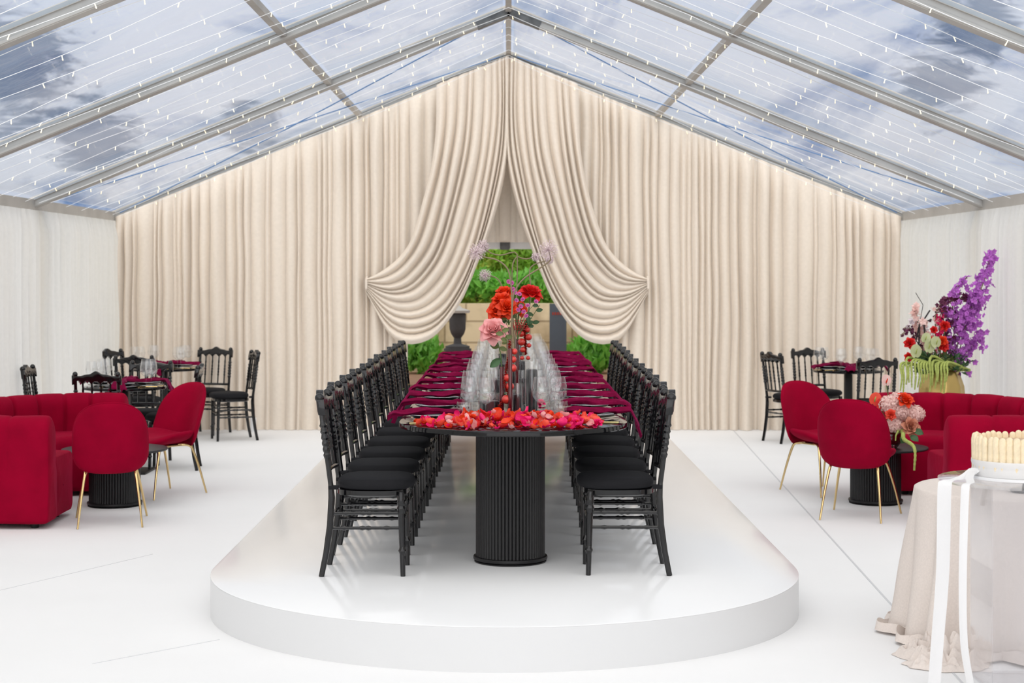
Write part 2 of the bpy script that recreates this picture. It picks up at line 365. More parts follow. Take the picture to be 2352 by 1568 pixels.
offs(slab(racetrack(RX, PY0, PY1, 64), 0, PZ-.004, PCX).build('side_skirt', 'skirt'), stage)
offs(slab(racetrack(RX, PY0, PY1, 64), PZ-.004, PZ, PCX, .0015).build('gloss_top', 'stage'), stage)

# ------------------------------------------------------------------ roof
rafters = [19.02, 15.75, 12.55, 9.4, 6.2, 3.0, -.2]
ceil = MB(); edge = MB()
for sgn in (-1, 1):
    for i in range(len(rafters)-1):
        y1, y0 = rafters[i]-.07, rafters[i+1]+.07
        for x0, x1 in ((.05, 1.63), (1.69, TW)):
            def f(u, v, s=sgn, x0=x0, x1=x1, y0=y0, y1=y1):
                x = x0+(x1-x0)*u; return (s*x, y0+(y1-y0)*v, roofz(x)+.10-.03*sin(pi*u)*sin(pi*v)+.012*nz(x*2, (y0+v*3)*1.5))
            ceil.grid(f, 12, 10)
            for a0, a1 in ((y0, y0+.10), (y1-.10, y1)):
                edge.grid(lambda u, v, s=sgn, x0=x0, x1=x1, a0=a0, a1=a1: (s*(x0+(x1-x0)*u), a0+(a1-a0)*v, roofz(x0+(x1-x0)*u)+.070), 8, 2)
tag(ceil.build('ceiling', 'pvc', smooth=80), kind='structure')
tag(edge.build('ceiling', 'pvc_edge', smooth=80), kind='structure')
tn = 4
for i, y in enumerate(rafters):
    for s in (-1, 1):
        a = Vector((0, y, RIDGE+.052)); b = Vector((s*(TW+.1), y, roofz(TW+.1)+.052))
        mb = MB().beam(a, b, .11, .10)
        mb.beam(a+Vector((0, -.056, -.036)), b+Vector((0, -.056, -.036)), .012, .022)
        for dy in (-.06, .06): mb.beam(a+Vector((0, dy, .03)), b+Vector((0, dy, .03)), .018, .03)
        tag(mb.build('trim_%d' % tn, 'alu', smooth=0, bevel=.004), kind='structure'); tn += 1
    mb = MB()
    for s in (-1, 1):
        mb.beam((0, y, RIDGE+.045), (s*.30, y, roofz(.30)+.045), .125, .10)
    tag(mb.build('trim_%d' % tn, 'alu_dark', smooth=0), kind='structure'); tn += 1
for x in (0, -1.66, 1.66):
    z = roofz(x)+.055
    tag(MB().beam((x, -.2, z), (x, 18.9, z), .055, .05).build('trim_%d' % tn, 'alu', smooth=0), kind='structure'); tn += 1
for s in (-1, 1):
    tag(MB().beam((s*(TW+.06), -.2, roofz(TW)+.02), (s*(TW+.06), 18.9, roofz(TW)+.02), .10, .10).build('trim_%d' % tn, 'alu', smooth=0), kind='structure'); tn += 1
    for y in rafters[:-1]:
        tag(MB().box((s*(TW+.13), y, roofz(TW)/2), (.09, .11, roofz(TW))).build('trim_%d' % tn, 'alu', smooth=0), kind='structure'); tn += 1
for s, o_ in ((-1, 'left'), (1, 'right')):          # bracing cables across the last bay
    cb = MB().tube([(s*.1, 15.9, roofz(.1)+.06), (s*2.4, 17.4, roofz(2.4)-.0), (s*4.3, 18.8, roofz(4.3)+.03)], .006, 6)
    cb.tube([(s*.1, 18.7, roofz(.1)+.04), (s*2.2, 17.3, roofz(2.2)+.02), (s*4.3, 15.9, roofz(4.3)+.03)], .006, 6)
    tag(cb.build('bracing_cable', mat('blue_cable_'+o_, (.10, .22, .45, 1), .5)), 'thin blue bracing cables crossing under the rearmost %s roof bay' % o_, 'cable', 'roof bracing cables')

# ------------------------------------------------------------------ curtains
def folds(L_, seed, wmin=.045, wmax=.17):
    r = random.Random(seed); b = [0.0]; amp = []
    while b[-1] < L_-wmax*.6:
        b.append(b[-1]+wmin+(wmax-wmin)*r.random()**1.3*(1.5 if r.random() < .15 else 1)); amp.append(r.uniform(.35, 1.0))
    b[-1] = L_; return b, amp
def curtain(name, p0, p1, nrm, ztop, zbot, seed, material, wmin=.045, wmax=.17, A=.125, per=9, rows=18, parent=None, lean=None):
    p0, p1 = Vector(p0), Vector(p1); Lh = (p1-p0).length; d = (p1-p0).normalized(); nrm = Vector(nrm)
    b, amp = folds(Lh, seed, wmin, wmax); vs = []; cols = []
    for i in range(len(amp)):
        for k in range(per): cols.append((i, k/per))
    cols.append((len(amp)-1, 1.0)); nc = len(cols)
    for j in range(rows+1):
        v = (j/rows); v = v**1.25
        for i, a in cols:
            w = b[i+1]-b[i]; s_ = b[i]+a*w; x = p0+d*s_
            zt, zb = ztop(x), zbot(x); z = zt+(zb-zt)*v
            bump = abs(sin(pi*a))**(.55+.35*abs(sin(i*2.3)))
            top = min(1, v*9+.25)
            am = A*amp[i]*top*(1+.35*nz(i*3.1+seed, v*3))
            crimp = .006*(1-min(1, v*7))*sin(a*pi*8+i)
            drift = .022*nz(s_*2.0+seed*7, v*2.2)*min(1, v*4)+.010*nz(s_*9+seed, v*4)*min(1, v*4)
            flare = .02*v*v
            if lean: drift += lean(x, v)
            p = x+d*drift+nrm*(bump*am*(min(w, .1)/.085)+crimp+flare+.012*nz(s_*.8, v*1.7, seed))
            vs.append((p.x, p.y, z))
    fs = [(j*nc+i, j*nc+i+1, (j+1)*nc+i+1, (j+1)*nc+i) for j in range(rows) for i in range(nc-1)]
    # gathered heading tape
    o = MB().add(vs, fs).build(name, material, parent, smooth=180)
    return o
rz_ = lambda p: roofz(p.x)+.015
zb0 = lambda p: 0.004
def zb_left(p): return 0.004 if p.x < -1.12 else 1.30+(p.x+1.12)*1.3
def zb_right(p): return 0.004 if p.x > 1.20 else 1.30+(1.20-p.x)*1.2
def lean_l(x, v): return 0
cl = curtain('curtain', (-TW, DW-.07, 0), (-.55, DW-.07, 0), (0, -1, 0), rz_, zb_left, 11, 'drape')
tag(cl, 'beige floor-length pleated curtain covering the back wall left of the opening', 'curtain', 'beige drapes of the marquee')
cr = curtain('curtain', (.58, DW-.07, 0), (TW, DW-.07, 0), (0, -1, 0), rz_, zb_right, 23, 'drape')
tag(cr, 'beige floor-length pleated curtain covering the back wall right of the opening', 'curtain', 'beige drapes of the marquee')
zs = lambda p: roofz(TW)-.03
ys = [(18.85, 15.76), (15.82, 12.6), (12.5, 6.3), (6.2, -.2)]
wh = ['in the far corner', 'before the second rafter post', 'beside the lounge', 'nearest the camera']
for s, nm in ((-1, 'left'), (1, 'right')):
    for k, (ya, yb) in enumerate(ys):
        per, rows = (6, 14) if k < 2 else (3, 5)
        o = curtain('curtain', (s*TW, ya, 0), (s*TW, yb, 0), (-s, 0, 0), zs, zb0, 31+k+10*s, 'drape_side', wmin=.06, wmax=.15, A=.065, per=per, rows=rows)
        tag(o, 'pale cream pleated curtain on the %s side wall %s' % (nm, wh[k]), 'curtain', 'cream drapes of the side walls')
# swags
DS = 18.74; PS = FPX/DS
keys = {
 0.00: [(1003, 222), (1000, 300), (992, 380), (975, 453), (948, 540), (925, 580), (897, 608), (868, 628), (842, 640)],
 0.25: [(1060, 200), (1052, 290), (1040, 380), (1022, 476), (990, 571), (941, 635), (905, 655), (872, 655), (842, 648)],
 0.50: [(1110, 178), (1105, 280), (1094, 380), (1062, 508), (1027, 603), (973, 673), (930, 690), (885, 682), (841, 655)],
 0.75: [(1145, 160), (1146, 270), (1133, 380), (1107, 508), (1075, 610), (1024, 699), (963, 733), (900, 724), (841, 663)],
 1.00: [(1169, 152), (1169, 260), (1165, 375), (1136, 500), (1092, 620), (1052, 705), (985, 780), (905, 778), (841, 672)]}
def swag(mirror, seed):
    K = sorted(keys); cur = []
    nv = 44
    for k in K:
        pts = [((2330-a) if mirror else a, c) for a, c in keys[k]]
        wp = [((a-VX)/PS, 0, CZ+(VY-c)/PS) for a, c in pts]; wp[0] = (wp[0][0], 0, roofz(wp[0][0])+.012)
        cur.append(spline(wp, nv))
    r = random.Random(seed); b = [0.0]; amp = []
    while b[-1] < .97: b.append(b[-1]+r.uniform(.06, .13)); amp.append(r.uniform(.6, 1.05))
    b[-1] = 1.0; per = 9; cols = [(i, a/per) for i in range(len(amp)) for a in range(per)]+[(len(amp)-1, 1.0)]
    vs = []
    for j in range(nv):
        v = j/(nv-1)
        col = [c[j] for c in cur]
        for i, a in cols:
            u = b[i]+a*(b[i+1]-b[i]); u2 = min(max(u+.022*nz(u*5+seed, v*3)*sin(pi*v), 0), 1)
            q = u2*4; n_ = min(int(q), 3); t = q-n_
            A0 = col[max(n_-1, 0)]; A1 = col[n_]; A2 = col[n_+1]; A3 = col[min(n_+2, 4)]
            p = .5*((2*A1)+(A2-A0)*t+(2*A1-5*A2+4*A3-A2*0-A3*0)*0) if False else A1.lerp(A2, t)
            env = .45+.75*sin(pi*min(v*1.1, 1))**.8 if v < .9 else .45+.75*sin(pi*.99)**.8*(1-v)*10
            env = (.35+.65*min(1, v*3))*(1 if v < .72 else max(.25, 1-(v-.72)*2.7))
            belly = .16*sin(pi*min(1, v*1.02))**2*(.35+.65*u)
            d_ = .15*amp[i]*env*abs(sin(pi*a))**.8
            hem = -.03*max(0, (u-.97)/.03)
            vs.append((p.x, DS-belly-d_-hem-.03, p.z))
    nc = len(cols)
    fs = [(j*nc+i, j*nc+i+1, (j+1)*nc+i+1, (j+1)*nc+i) for j in range(nv-1) for i in range(nc-1)]
    return MB().add(vs, fs)
for mirror, nm, seed in ((False, 'left', 5), (True, 'right', 9)):
    o = swag(mirror, seed).build('swag_curtain', 'drape', smooth=180)
    tag(o, 'beige curtain swept down and tied back in deep swags %s of the opening' % nm, 'curtain', 'tied-back swag curtains')
    tp = P(2330-842 if mirror else 842, 655, DS-.02)
    tb = MB().tube([tp+Vector((0, .05, -.09)), tp+Vector((0, -.05, -.03)), tp+Vector((0, -.05, .05)), tp+Vector((0, .05, .09))], .014, 8)
    tb.build('tieback', 'drape', None).parent = o
o = curtain('valance_curtain', (-.62, DW+.13, 0), (.62, DW+.13, 0), (0, -1, 0), lambda p: roofz(p.x)-.01, lambda p: 2.085, 71, 'drape', wmin=.10, wmax=.22, A=.05)
tag(o, 'short beige valance hanging behind the swags above the opening', 'curtain')
mb = MB().grid(lambda u, v: (-.10+.12*u, DW+.03-.03*sin(pi*u), roofz(.1)-.01-(roofz(.1)-2.11)*v), 8, 6)
tag(mb.build('curtain_tail', 'drape', smooth=180), 'narrow beige fabric tail hanging at the centre above the doorway bar', 'curtain')
hd = empty('doorway_header', (0, DW+.35, 0)); tag(hd, 'pale metal bar across the top of the garden doorway', 'beam')
offs(MB().box((0, DW+.35, 2.055), (2.9, .08, .085)).build('bar', 'white', bevel=.006), hd)
for q in (-1.4, 1.4): offs(MB().box((q, DW+.35, 1.03), (.08, .07, 2.06)).build('post', 'white', bevel=.006), hd)
offs(MB().box((-.04, DW+.32, 2.07), (.11, .12, .13)).build('clamp', 'alu_dark', bevel=.01), hd)

# fairy lights over the roof
bulb_me = MB().tube([(0, 0, 0), (0, 0, -.016), (0, 0, -.026), (0, 0, -.031)], [.003, .003, .0045, .002], 6).mesh('bulb', M['bulb'])
yy = 18.60; k = 0; ystr = []
while yy > 8.2:
    ystr.append(yy); yy -= rnd.uniform(.42, .58)
for k, y in enumerate(ystr):
    st = empty('fairy_light_string', (0, y, RIDGE-.06))
    r = random.Random(k); pts = []
    X = [-TW+.15+(2*TW-.3)*i/40 for i in range(41)]
    yo = lambda x: .05*nz(x*.8, k*3.3)+.10*sin(x*.35+k)
    zf = lambda x: roofz(x)-.02-.03*abs(sin(x*1.35+k))-.015*nz(x, k)
    wire = MB().tube([(x, yo(x), zf(x)-RIDGE+.06) for x in X], .0020, 5)
    wire.build('wire', 'wire', st)
    nb = 25
    for i in range(nb):
        x = -TW+.3+(2*TW-.6)*(i+r.uniform(.2, .8))/nb
        if abs(x*FPX/y) > 1230: continue
        bo = bpy.data.objects.new('bulb', bulb_me); C.objects.link(bo); bo.parent = st
        bo.location = (x, yo(x), zf(x)-RIDGE+.06); bo.rotation_euler = (r.uniform(-.5, .5), r.uniform(-.5, .5), 0)
    tag(st, 'string of small warm fairy lights under the clear roof, %s' % ('closest to the back curtain' if k == 0 else ORD[k]+' counted from the back curtain'), 'fairy lights', 'fairy light strings under the clear roof')

# ------------------------------------------------------------------ garden behind
GZ = .45
tag(MB().box((0, 40, -.08), (60, 42.6, .06)).build('garden_ground', 'soil', smooth=0), kind='structure')
tag(MB().box((0, 20.9, GZ/2), (9, 2.6, GZ)).build('terrace', 'terracotta', smooth=0), kind='structure')
tag(MB().box((0, 22.5, .88), (12, .6, .92)).build('wall_garden', 'sandstone', smooth=0), kind='structure')
def leafmass(c, dims, n, ls, seed, mb=None, up=.3):
    r = random.Random(seed); mb = mb or MB(); c = Vector(c)
    for _ in range(n):
        while True:
            q = Vector((r.uniform(-1, 1), r.uniform(-1, 1), r.uniform(-1, 1)))
            if .35 < q.length < 1: break
        p = c+Vector((q.x*dims[0], q.y*dims[1], q.z*dims[2])); l = ls*r.uniform(.6, 1.3)
        d = Vector((r.uniform(-1, 1), r.uniform(-1, 1), r.uniform(-.6, 1)*1+up)).normalized()
        s_ = d.cross(Vector((r.uniform(-1, 1), r.uniform(-1, 1), r.uniform(-1, 1)))).normalized()*l*.24
        n_ = d.cross(s_).normalized()*l*.08
        mb.add([p, p+d*l*.5+s_+n_, p+d*l-n_*2, p+d*l*.5-s_+n_, p+d*l*.5-n_*.4], [(0, 1, 4), (1, 2, 4), (2, 3, 4), (3, 0, 4)])
    return mb
hs = [(-1.5, 23.6, 2.0, 'hedge', 'dark green shrub above the stone wall, left behind the swag'), (-.45, 24.0, 2.15, 'hedge2', 'bright yellow-green shrub at the middle of the garden doorway'), (.45, 23.7, 2.05, 'hedge', 'glossy green shrub right of centre above the stone wall'), (1.4, 24, 2.2, 'hedge2', 'lime green shrub above the stone wall, right behind the swag')]
for i, (x, y, z, mt, lb) in enumerate(hs):
    r_ = empty('garden_shrub', (x, y, 1.2)); tag(r_, lb, 'shrub', 'shrubs above the garden wall')
    leafmass((0, 0, z-1.45), (.85, .6, .85), 3000, .13, i+3).build('foliage', mt, r_, smooth=0)
    MB().tube([(0, 0, -1.2), (.05, 0, -.2), (0, 0, .5)], .04, 7).build('trunk', 'stem_brown', r_)
for i, x in enumerate((-1.2, -.4, .35, 1.15)):
    o = leafmass((0, 0, .14), (.5, .22, .16), 420, .14, i+40).build('groundcover_plant', 'fern', smooth=0, loc=(x, 22.70, 1.43))
    tag(o, 'leafy groundcover spilling along the wall top, %s from the left' % ('first', 'second', 'third', 'fourth')[i], 'plant', 'groundcover on the garden wall')
for i, (x, lb) in enumerate(((-1.12, 'bright green fern clump at the foot of the wall, left of the table'), (1.08, 'bright green fern clump at the foot of the wall, right of the table'), (1.75, 'fern clump at the foot of the wall hidden mostly by the right curtain'))):
    o = leafmass((0, 0, .18), (.32, .22, .22), 500, .14, i+60, up=.8).build('fern', 'fern', smooth=0, loc=(x, 21.8, GZ+.02)); tag(o, lb, 'fern', 'ferns on the terrace')
tag(leafmass((0, 0, 1.3), (2.8, .6, 1.15), 4200, .16, 90).build('background_hedge', 'hedge', smooth=0, loc=(0, 26, -.25)), 'tall dense green hedge filling the far background', 'hedge')
tag(MB().box((0, 27.2, 1.2), (5.4, .3, 2.4)).build('wall_far', mat('dark_foliage_wall', (.03, .07, .02, 1), .9, var=.5, vscale=3), smooth=0), kind='structure')
# urn
u_ = P(1051, 800, 21.0); un = empty('garden_urn', (u_.x, 21.0, GZ)); tag(un, 'dark round garden urn with pale cap on a pedestal left of the doorway', 'urn')
MB().lathe([(.15, 0), (.15, u_.z-GZ-.03), (.17, u_.z-GZ-.03), (.17, u_.z-GZ)], 24).build('pedestal', 'urn', un)
z0 = u_.z-GZ
MB().lathe([(.15, z0), (.15, z0+.03), (.05, z0+.06), (.045, z0+.13), (.08, z0+.18), (.10, z0+.24), (.105, z0+.42), (.09, z0+.44)], 24).build('bowl', 'urn', un)
MB().lathe([(.15, z0+.44), (.155, z0+.47), (.06, z0+.50), (.03, z0+.53)], 24).build('cap', mat('pale_stone', (.55, .53, .5, 1), .8), un)
s_ = empty('sign_pylon', (.60, 20.6, GZ)); tag(s_, 'blue-grey upright sign panel standing outside right of the doorway', 'sign')
MB().box((0, 0, .46), (.205, .05, .92)).build('panel', 'slate', s_, bevel=.004)
mb = MB()
for row, zz in enumerate((.80,)):
    for k2 in range(5): mb.box((-.062+k2*.03, -.027, zz), (.020, .003, .034))
mb.build('red_lettering', mat('red_marks', (.45, .06, .04, 1), .6), s_, smooth=0)

# ------------------------------------------------------------------ spindle chair (front faces local +x)
def ringed(a, b, r0, rings, n=28, rr=1.45):
    a, b = Vector(a), Vector(b); pts = []; rad = []
    for i in range(n+1):
        t = i/n; pts.append(a.lerp(b, t)); r_ = r0
        for c_, w_ in rings:
            r_ = max(r_, r0*(1+(rr-1)*math.exp(-((t-c_)/w_)**2)))
        rad.append(r_)
    return pts, rad
def make_chair():
    t = empty('spindle_back_chair')
    poly = []                                        # crest outline, (y,z): wavy top, scalloped underside
    n = 40
    for i in range(n+1):
        y = -.205+.41*i/n; a = abs(y)/.205
        z = .900+.028*math.exp(-(y/.06)**2)+.006*cos(y*70)*(1-a)-.012*a*a+(.010 if a > .85 else 0)
        poly.append((y, z))
    for i in range(n+1):
        y = .205-.41*i/n; q = (y+.19)/.38*5
        sc = abs(sin(pi*q)) if 0 <= q <= 5 else 0
        poly.append((y, .818+.034*sc**.7))
    def tilt(p):
        z = p.z; x = p.x-.210-(z-.46)*.13-.020*(1-(p.y/.2)**2); return Vector((x, p.y, z))
    cb = MB().prism(poly, -.019, .019, tilt); cb.build('crest_rail', 'black', t, smooth=40, bevel=.004)
    top = lambda y, z: (-.210-(z-.46)*.13-.020*(1-(y/.2)**2), y, z)
    for s in (-1, 1):
        y = .178*s
        p1, r1_ = ringed(top(y, .47), top(y, .85), .0135, [(.38, .022), (.46, .022), (.54, .022), (.62, .022), (.70, .022), (.78, .02)], 36, 1.5)
        low = [(-.262, y, 0), (-.238, y, .12), (-.218, y, .26), (-.210, y, .40)]
        mb = MB().tube(low+p1, [.015, .016, .0175, .018]+r1_, 8); mb.ball(tilt(Vector((0, y, .905))), .027, 10, 7, (.9, .8, .9))
        mb.build('back_leg', 'black', t)
        p2, r2_ = ringed((.150, .165*s, 0), (.140, .170*s, .43), .0165, [(.30, .015), (.80, .02), (.86, .02), (.92, .02)], 30, 1.38)
        r2_ = [q*(.80+.2*min(1, i/18)) for i, q in enumerate(r2_)]
        MB().tube(p2, r2_, 10).build('front_leg', 'black', t)
        for z_ in (.245, .320):
            p3, r3_ = ringed((-.215+(.32-z_)*-.12, .175*s, z_), (.145, .167*s, z_), .0085, [(.2, .02), (.46, .015), (.54, .015), (.8, .02)], 24, 1.5)
            MB().tube(p3, r3_, 7).build('stretcher', 'black', t)
    for x_, w_, z_ in ((.147, .165, .285), (.145, .165, .360), (-.215, .172, .300)):
        p3, r3_ = ringed((x_, -w_, z_), (x_, w_, z_), .0085, [(.2, .02), (.46, .015), (.54, .015), (.8, .02)], 24, 1.5)
        MB().tube(p3, r3_, 7).build('stretcher', 'black', t)
    for k_ in range(4):
        y = -.114+.076*k_
        p1, r1_ = ringed(top(y, .535), top(y, .85), .0078, [(.30, .02), (.40, .025), (.50, .02), (.60, .02), (.75, .02)], 26, 1.6)
        MB().tube(p1, r1_, 7).build('spindle', 'black', t)
    MB().tube([top(-.178+.0356*i, .528) for i in range(11)], .013, 8).build('back_rail', 'black', t)
    def sq(r_, a, e=3.0):
        c_, s1 = cos(a), sin(a); d = (abs(c_)**e+abs(s1)**e)**(-1/e); return r_*d
    def pad(mb, hx, hy, prof, cx=0):
        nseg = 40; vs = []
        for k_, z_ in prof:
            for i in range(nseg):
                a = 2*pi*i/nseg; d = sq(1, a)*k_
                fx = hx; hy_ = hy*(1+.04*cos(a)); vs.append((cx+d*cos(a)*fx, d*sin(a)*hy_, z_))
        m_ = len(prof); fs = [(j*nseg+i, j*nseg+(i+1) % nseg, (j+1)*nseg+(i+1) % nseg, (j+1)*nseg+i) for j in range(m_-1) for i in range(nseg)]
        fs += [tuple(reversed(range(nseg))), tuple(range((m_-1)*nseg, m_*nseg))]; return mb.add(vs, fs)
    pad(MB(), .185, .20, [(.94, .405), (1, .412), (1, .436), (.95, .440)], -.012).build('seat_frame', 'black', t)
    pad(MB(), .192, .205, [(.90, .438), (1.0, .446), (1.03, .462), (1.02, .474), (.98, .487), (.90, .494), (.6, .500), (.25, .502)], .004).build('seat_cushion', 'fabric_black', t, smooth=60)
    for q in (-.175, .175): MB().box((-.20, q, .452), (.05, .05, .018)).build('cushion_tie', 'fabric_black', t, bevel=.004)
    g = MB()
    for x_, y_ in ((-.262, .178), (-.262, -.178), (.150, .165), (.150, -.165)): g.lathe([(.012, .0005), (.012, .006)], 10, (x_, y_, 0))
    g.build('foot_glide', 'rubber', t)
    return t
chair0 = make_chair(); used = [False]
def place_chair(x, y, z, rz, label, group):
    o = chair0 if not used[0] else copy_tree(chair0); used[0] = True
    o.location = (x, y, z); o.rotation_euler = (0, 0, rz); tag(o, label, 'chair', group); return o
PITCH = .65; Y0 = 8.78
for i in range(11):
    w = 'farthest' if i == 10 else ORD[i]+(' from the front' if i else '')
    place_chair(-.69+rnd.uniform(-.008, .008), Y0+PITCH*i, PZ, rnd.uniform(-.02, .02), 'black spindle-back chair on the left of the long table, %s' % w, 'banquet chairs along the left side of the long table')
for i in range(11):
    w = 'farthest' if i == 10 else ORD[i]+(' from the front' if i else '')
    place_chair(.56+rnd.uniform(-.008, .008)+(.012*i), Y0+PITCH*i+.03, PZ, pi+rnd.uniform(-.02, .02), 'black spindle-back chair on the right of the long table, %s' % w, 'banquet chairs along the right side of the long table')

# ------------------------------------------------------------------ long table
TZ = PZ+.76; TCX = .025; TR = .60; TY0 = 8.94; TY1 = 15.6
tb = empty('banquet_table', (TCX, TY0, PZ)); tag(tb, 'long glossy black banquet table with rounded end on fluted drum bases', 'table')
def sub(o, root): o.parent = root; o.location = (-root.location.x, -root.location.y, -root.location.z); return o
sub(slab(racetrack(TR, TY0, TY1), TZ-.028, TZ, TCX, .004).build('tabletop', 'table_black', smooth=30), tb)
def fluted(h, r0=.185, nf=58, flare=.012):
    mb = MB(); seg = nf*8
    def rf(a, z): return 1+.045*(abs(sin(a*nf/2))**.6-1)*(1 if .02 < z < h-.005 else 0)
    mb.lathe([(r0, .018), (r0, .03), (r0, h-.012), (r0, h)], seg, rfun=rf)
    ring = MB().lathe([(r0-.01, 0), (r0+flare-.004, 0), (r0+flare-.004, .006), (r0+flare-.012, .010), (r0+flare, .014), (r0+flare+.002, .022), (r0+flare, .03), (r0-.005, .033)], 64)
    return mb, ring
ped_me = None
for i, y in enumerate((9.08, 12.2, 15.3)):
    mb, ring = fluted(.76-.028)
    if ped_me is None:
        ped_me = mb.mesh('pedestal', M['black_matt'], 60); ring_me = ring.mesh('base_ring', M['black_matt'], 40)
    pd = bpy.data.objects.new('pedestal', ped_me); C.objects.link(pd); pd.parent = tb; pd.location = (-.015, y-TY0, 0)
    rg = bpy.data.objects.new('base_ring', ring_me); C.objects.link(rg); rg.parent = pd
for s in (-1, 1):
    for y in (9.02, 11.0, 13.0, 15.0):
        o = MB().beam((0, 0, 0), (0, .5, 0), .034, .038).build('underframe_rail', mat('grey_rail_%d_%d' % (s, int(y)), (.10, .11, .13, 1), .4), tb, bevel=.004); o.location = (s*.345, y-TY0, .76-.048)

# ------------------------------------------------------------------ table settings
def plate_mesh(r, h, rim):
    return [(.01, .0), (r*.55, 0), (r*.7, .004), (r, h), (r-.004, h+.002), (r*.7, .009), (r*.5, .006), (.001, .006)]
charger_me = MB().lathe(plate_mesh(.140, .012, 0), 48).mesh('charger_plate', M['plate'], 40)
dish_me = MB().lathe(plate_mesh(.120, .026, 0), 48).mesh('dinner_plate', M['plate_black'], 40)
rimd_me = MB().tube([(.1195*cos(a*pi/24), .1195*sin(a*pi/24), .0275) for a in range(49)], .0011, 5).mesh('plate_rim', M['silver'])
rimc_me = MB().tube([(.1385*cos(a*pi/24), .1385*sin(a*pi/24), .0132) for a in range(49)], .0013, 5).mesh('plate_rim', M['silver'])
def napkin_mesh(seed, droop=.5, L_=.40, edge=.19):
    # a velvet napkin gathered lengthwise; starts inside, its outer end fans out and falls over the table edge (local +x outward)
    r = random.Random(seed); nu, nv = 40, 33; mb = MB(); k1 = r.uniform(0, 50)
    tw = r.uniform(-.04, .04); ext = r.uniform(.0, .05)
    def f(v, u):
        # u along 0..1, v around 0..1 (closed flattened loop)
        s_ = u*(L_+ext)
        w = .034+.010*sin(u*7+k1)+.010*nz(u*4, k1)
        w *= (.55+.45*min(1, u*6)); w += .050*max(0, (u-.62)/.38)**1.3
        th = .0125+.006*nz(u*5, k1+9); th *= (.4+.6*min(1, u*8)); th *= 1-.55*max(0, (u-.7)/.3)
        a = 2*pi*v; c_ = cos(a); s1 = sin(a)
        y = w*c_*1.0; ribs = .0050*sin(c_*(9+3*nz(u*2, k1))+k1+u*2.5)+.0035*sin(c_*17+u*5+k1)+.010*nz(c_*2.2, u*5, k1)
        zz = th*s1*(1 if s1 > 0 else .55)+(ribs*1.25)+.010*sin(u*9+k1)*.5
        x = -.155+s_; e_ = max(0, x-edge); zc = .020
        drop = 0
        if e_ > 0:
            drop = -(e_**1.25)*1.5*droop*2.2*(1+.5*nz(c_*1.5, k1)); x = edge+e_*.62
        if u > .93: x += .02*nz(c_*3, k1+4)
        return (x, y+tw*u+.012*sin(u*5+k1), zc+zz+drop)
    mb.grid(f, nv-1, nu, cu=True); n_ = nv-1
    mb.f.append(tuple(reversed(range(n_)))); mb.f.append(tuple(range(n_*(nu-1), n_*nu)))
    return mb.mesh('napkin', M['napkin'], 75)
nap_me = [napkin_mesh(s_, d_) for s_, d_ in ((1, .75), (2, .3), (3, .5), (4, .2), (6, .6), (8, .35), (12, .45))]
fork = MB().tube([(-.09, 0, .004), (-.02, 0, .006), (.02, 0, .005)], [.0042, .003, .0026], 6)
fork.box((.032, 0, .0055), (.028, .020, .0018))
for q in (-.0085, -.003, .003, .0085): fork.box((.062, q, .0055), (.036, .0028, .0018))
fork_me = fork.mesh('fork', M['brass'])
knife_me = MB().tube([(-.10, 0, .005), (-.01, 0, .006), (.0, 0, .005)], [.0048, .0045, .003], 6).box((.052, 0, .005), (.105, .016, .0016)).mesh('knife', M['brass'])
card_me = MB().grid(lambda u, v: (-.055+.11*u, -.04+.08*v, .012+.008*u), 4, 3).grid(lambda u, v: (-.055+.11*u, -.04+.08*v, .014+.008*u), 4, 3).mesh('menu_card', M['card'], 0)
def lathe_glass(prof, seg=28):
    return MB().lathe(prof, seg)
BOWL = [(.0035, .088), (.012, .092), (.028, .104), (.040, .125), (.0445, .150), (.042, .180), (.036, .210), (.0335, .226), (.0325, .226), (.035, .209), (.041, .180), (.0430, .150), (.0385, .126), (.026, .106), (.010, .096), (.001, .094)]
STEM = [(.001, .0), (.036, .0), (.036, .0015), (.012, .005), (.0045, .014), (.0035, .04), (.0035, .080), (.006, .090)]
BOWL = [(r_*1.16, z_) for r_, z_ in BOWL]
bowl_me = lathe_glass(BOWL).mesh('bowl', M['glass'], 60); stem_me = lathe_glass(STEM, 20).mesh('stem', M['glass'], 60)
TUMB = [(.001, .0), (.026, .0), (.036, .02), (.041, .05), (.039, .085), (.035, .105), (.0340, .105), (.0378, .085), (.0398, .05), (.034, .022), (.024, .006), (.001, .006)]
tumb_me = lathe_glass(TUMB).mesh('tumbler', M['glass'], 60)
def O(name, me, loc, rz=0, parent=None, sc=None):
    o = bpy.data.objects.new(name, me); C.objects.link(o); o.location = loc; o.rotation_euler = (0, 0, rz)
    if parent: o.parent = parent
    if sc: o.scale = (sc, sc, sc)
    return o
def wineglass(loc, label, group, sc=1.0):
    g = empty('wine_glass', loc); g.scale = (sc, sc, sc); tag(g, label, 'glass', group)
    O('bowl', bowl_me, (0, 0, 0), parent=g); O('stem', stem_me, (0, 0, 0), parent=g)
    return g
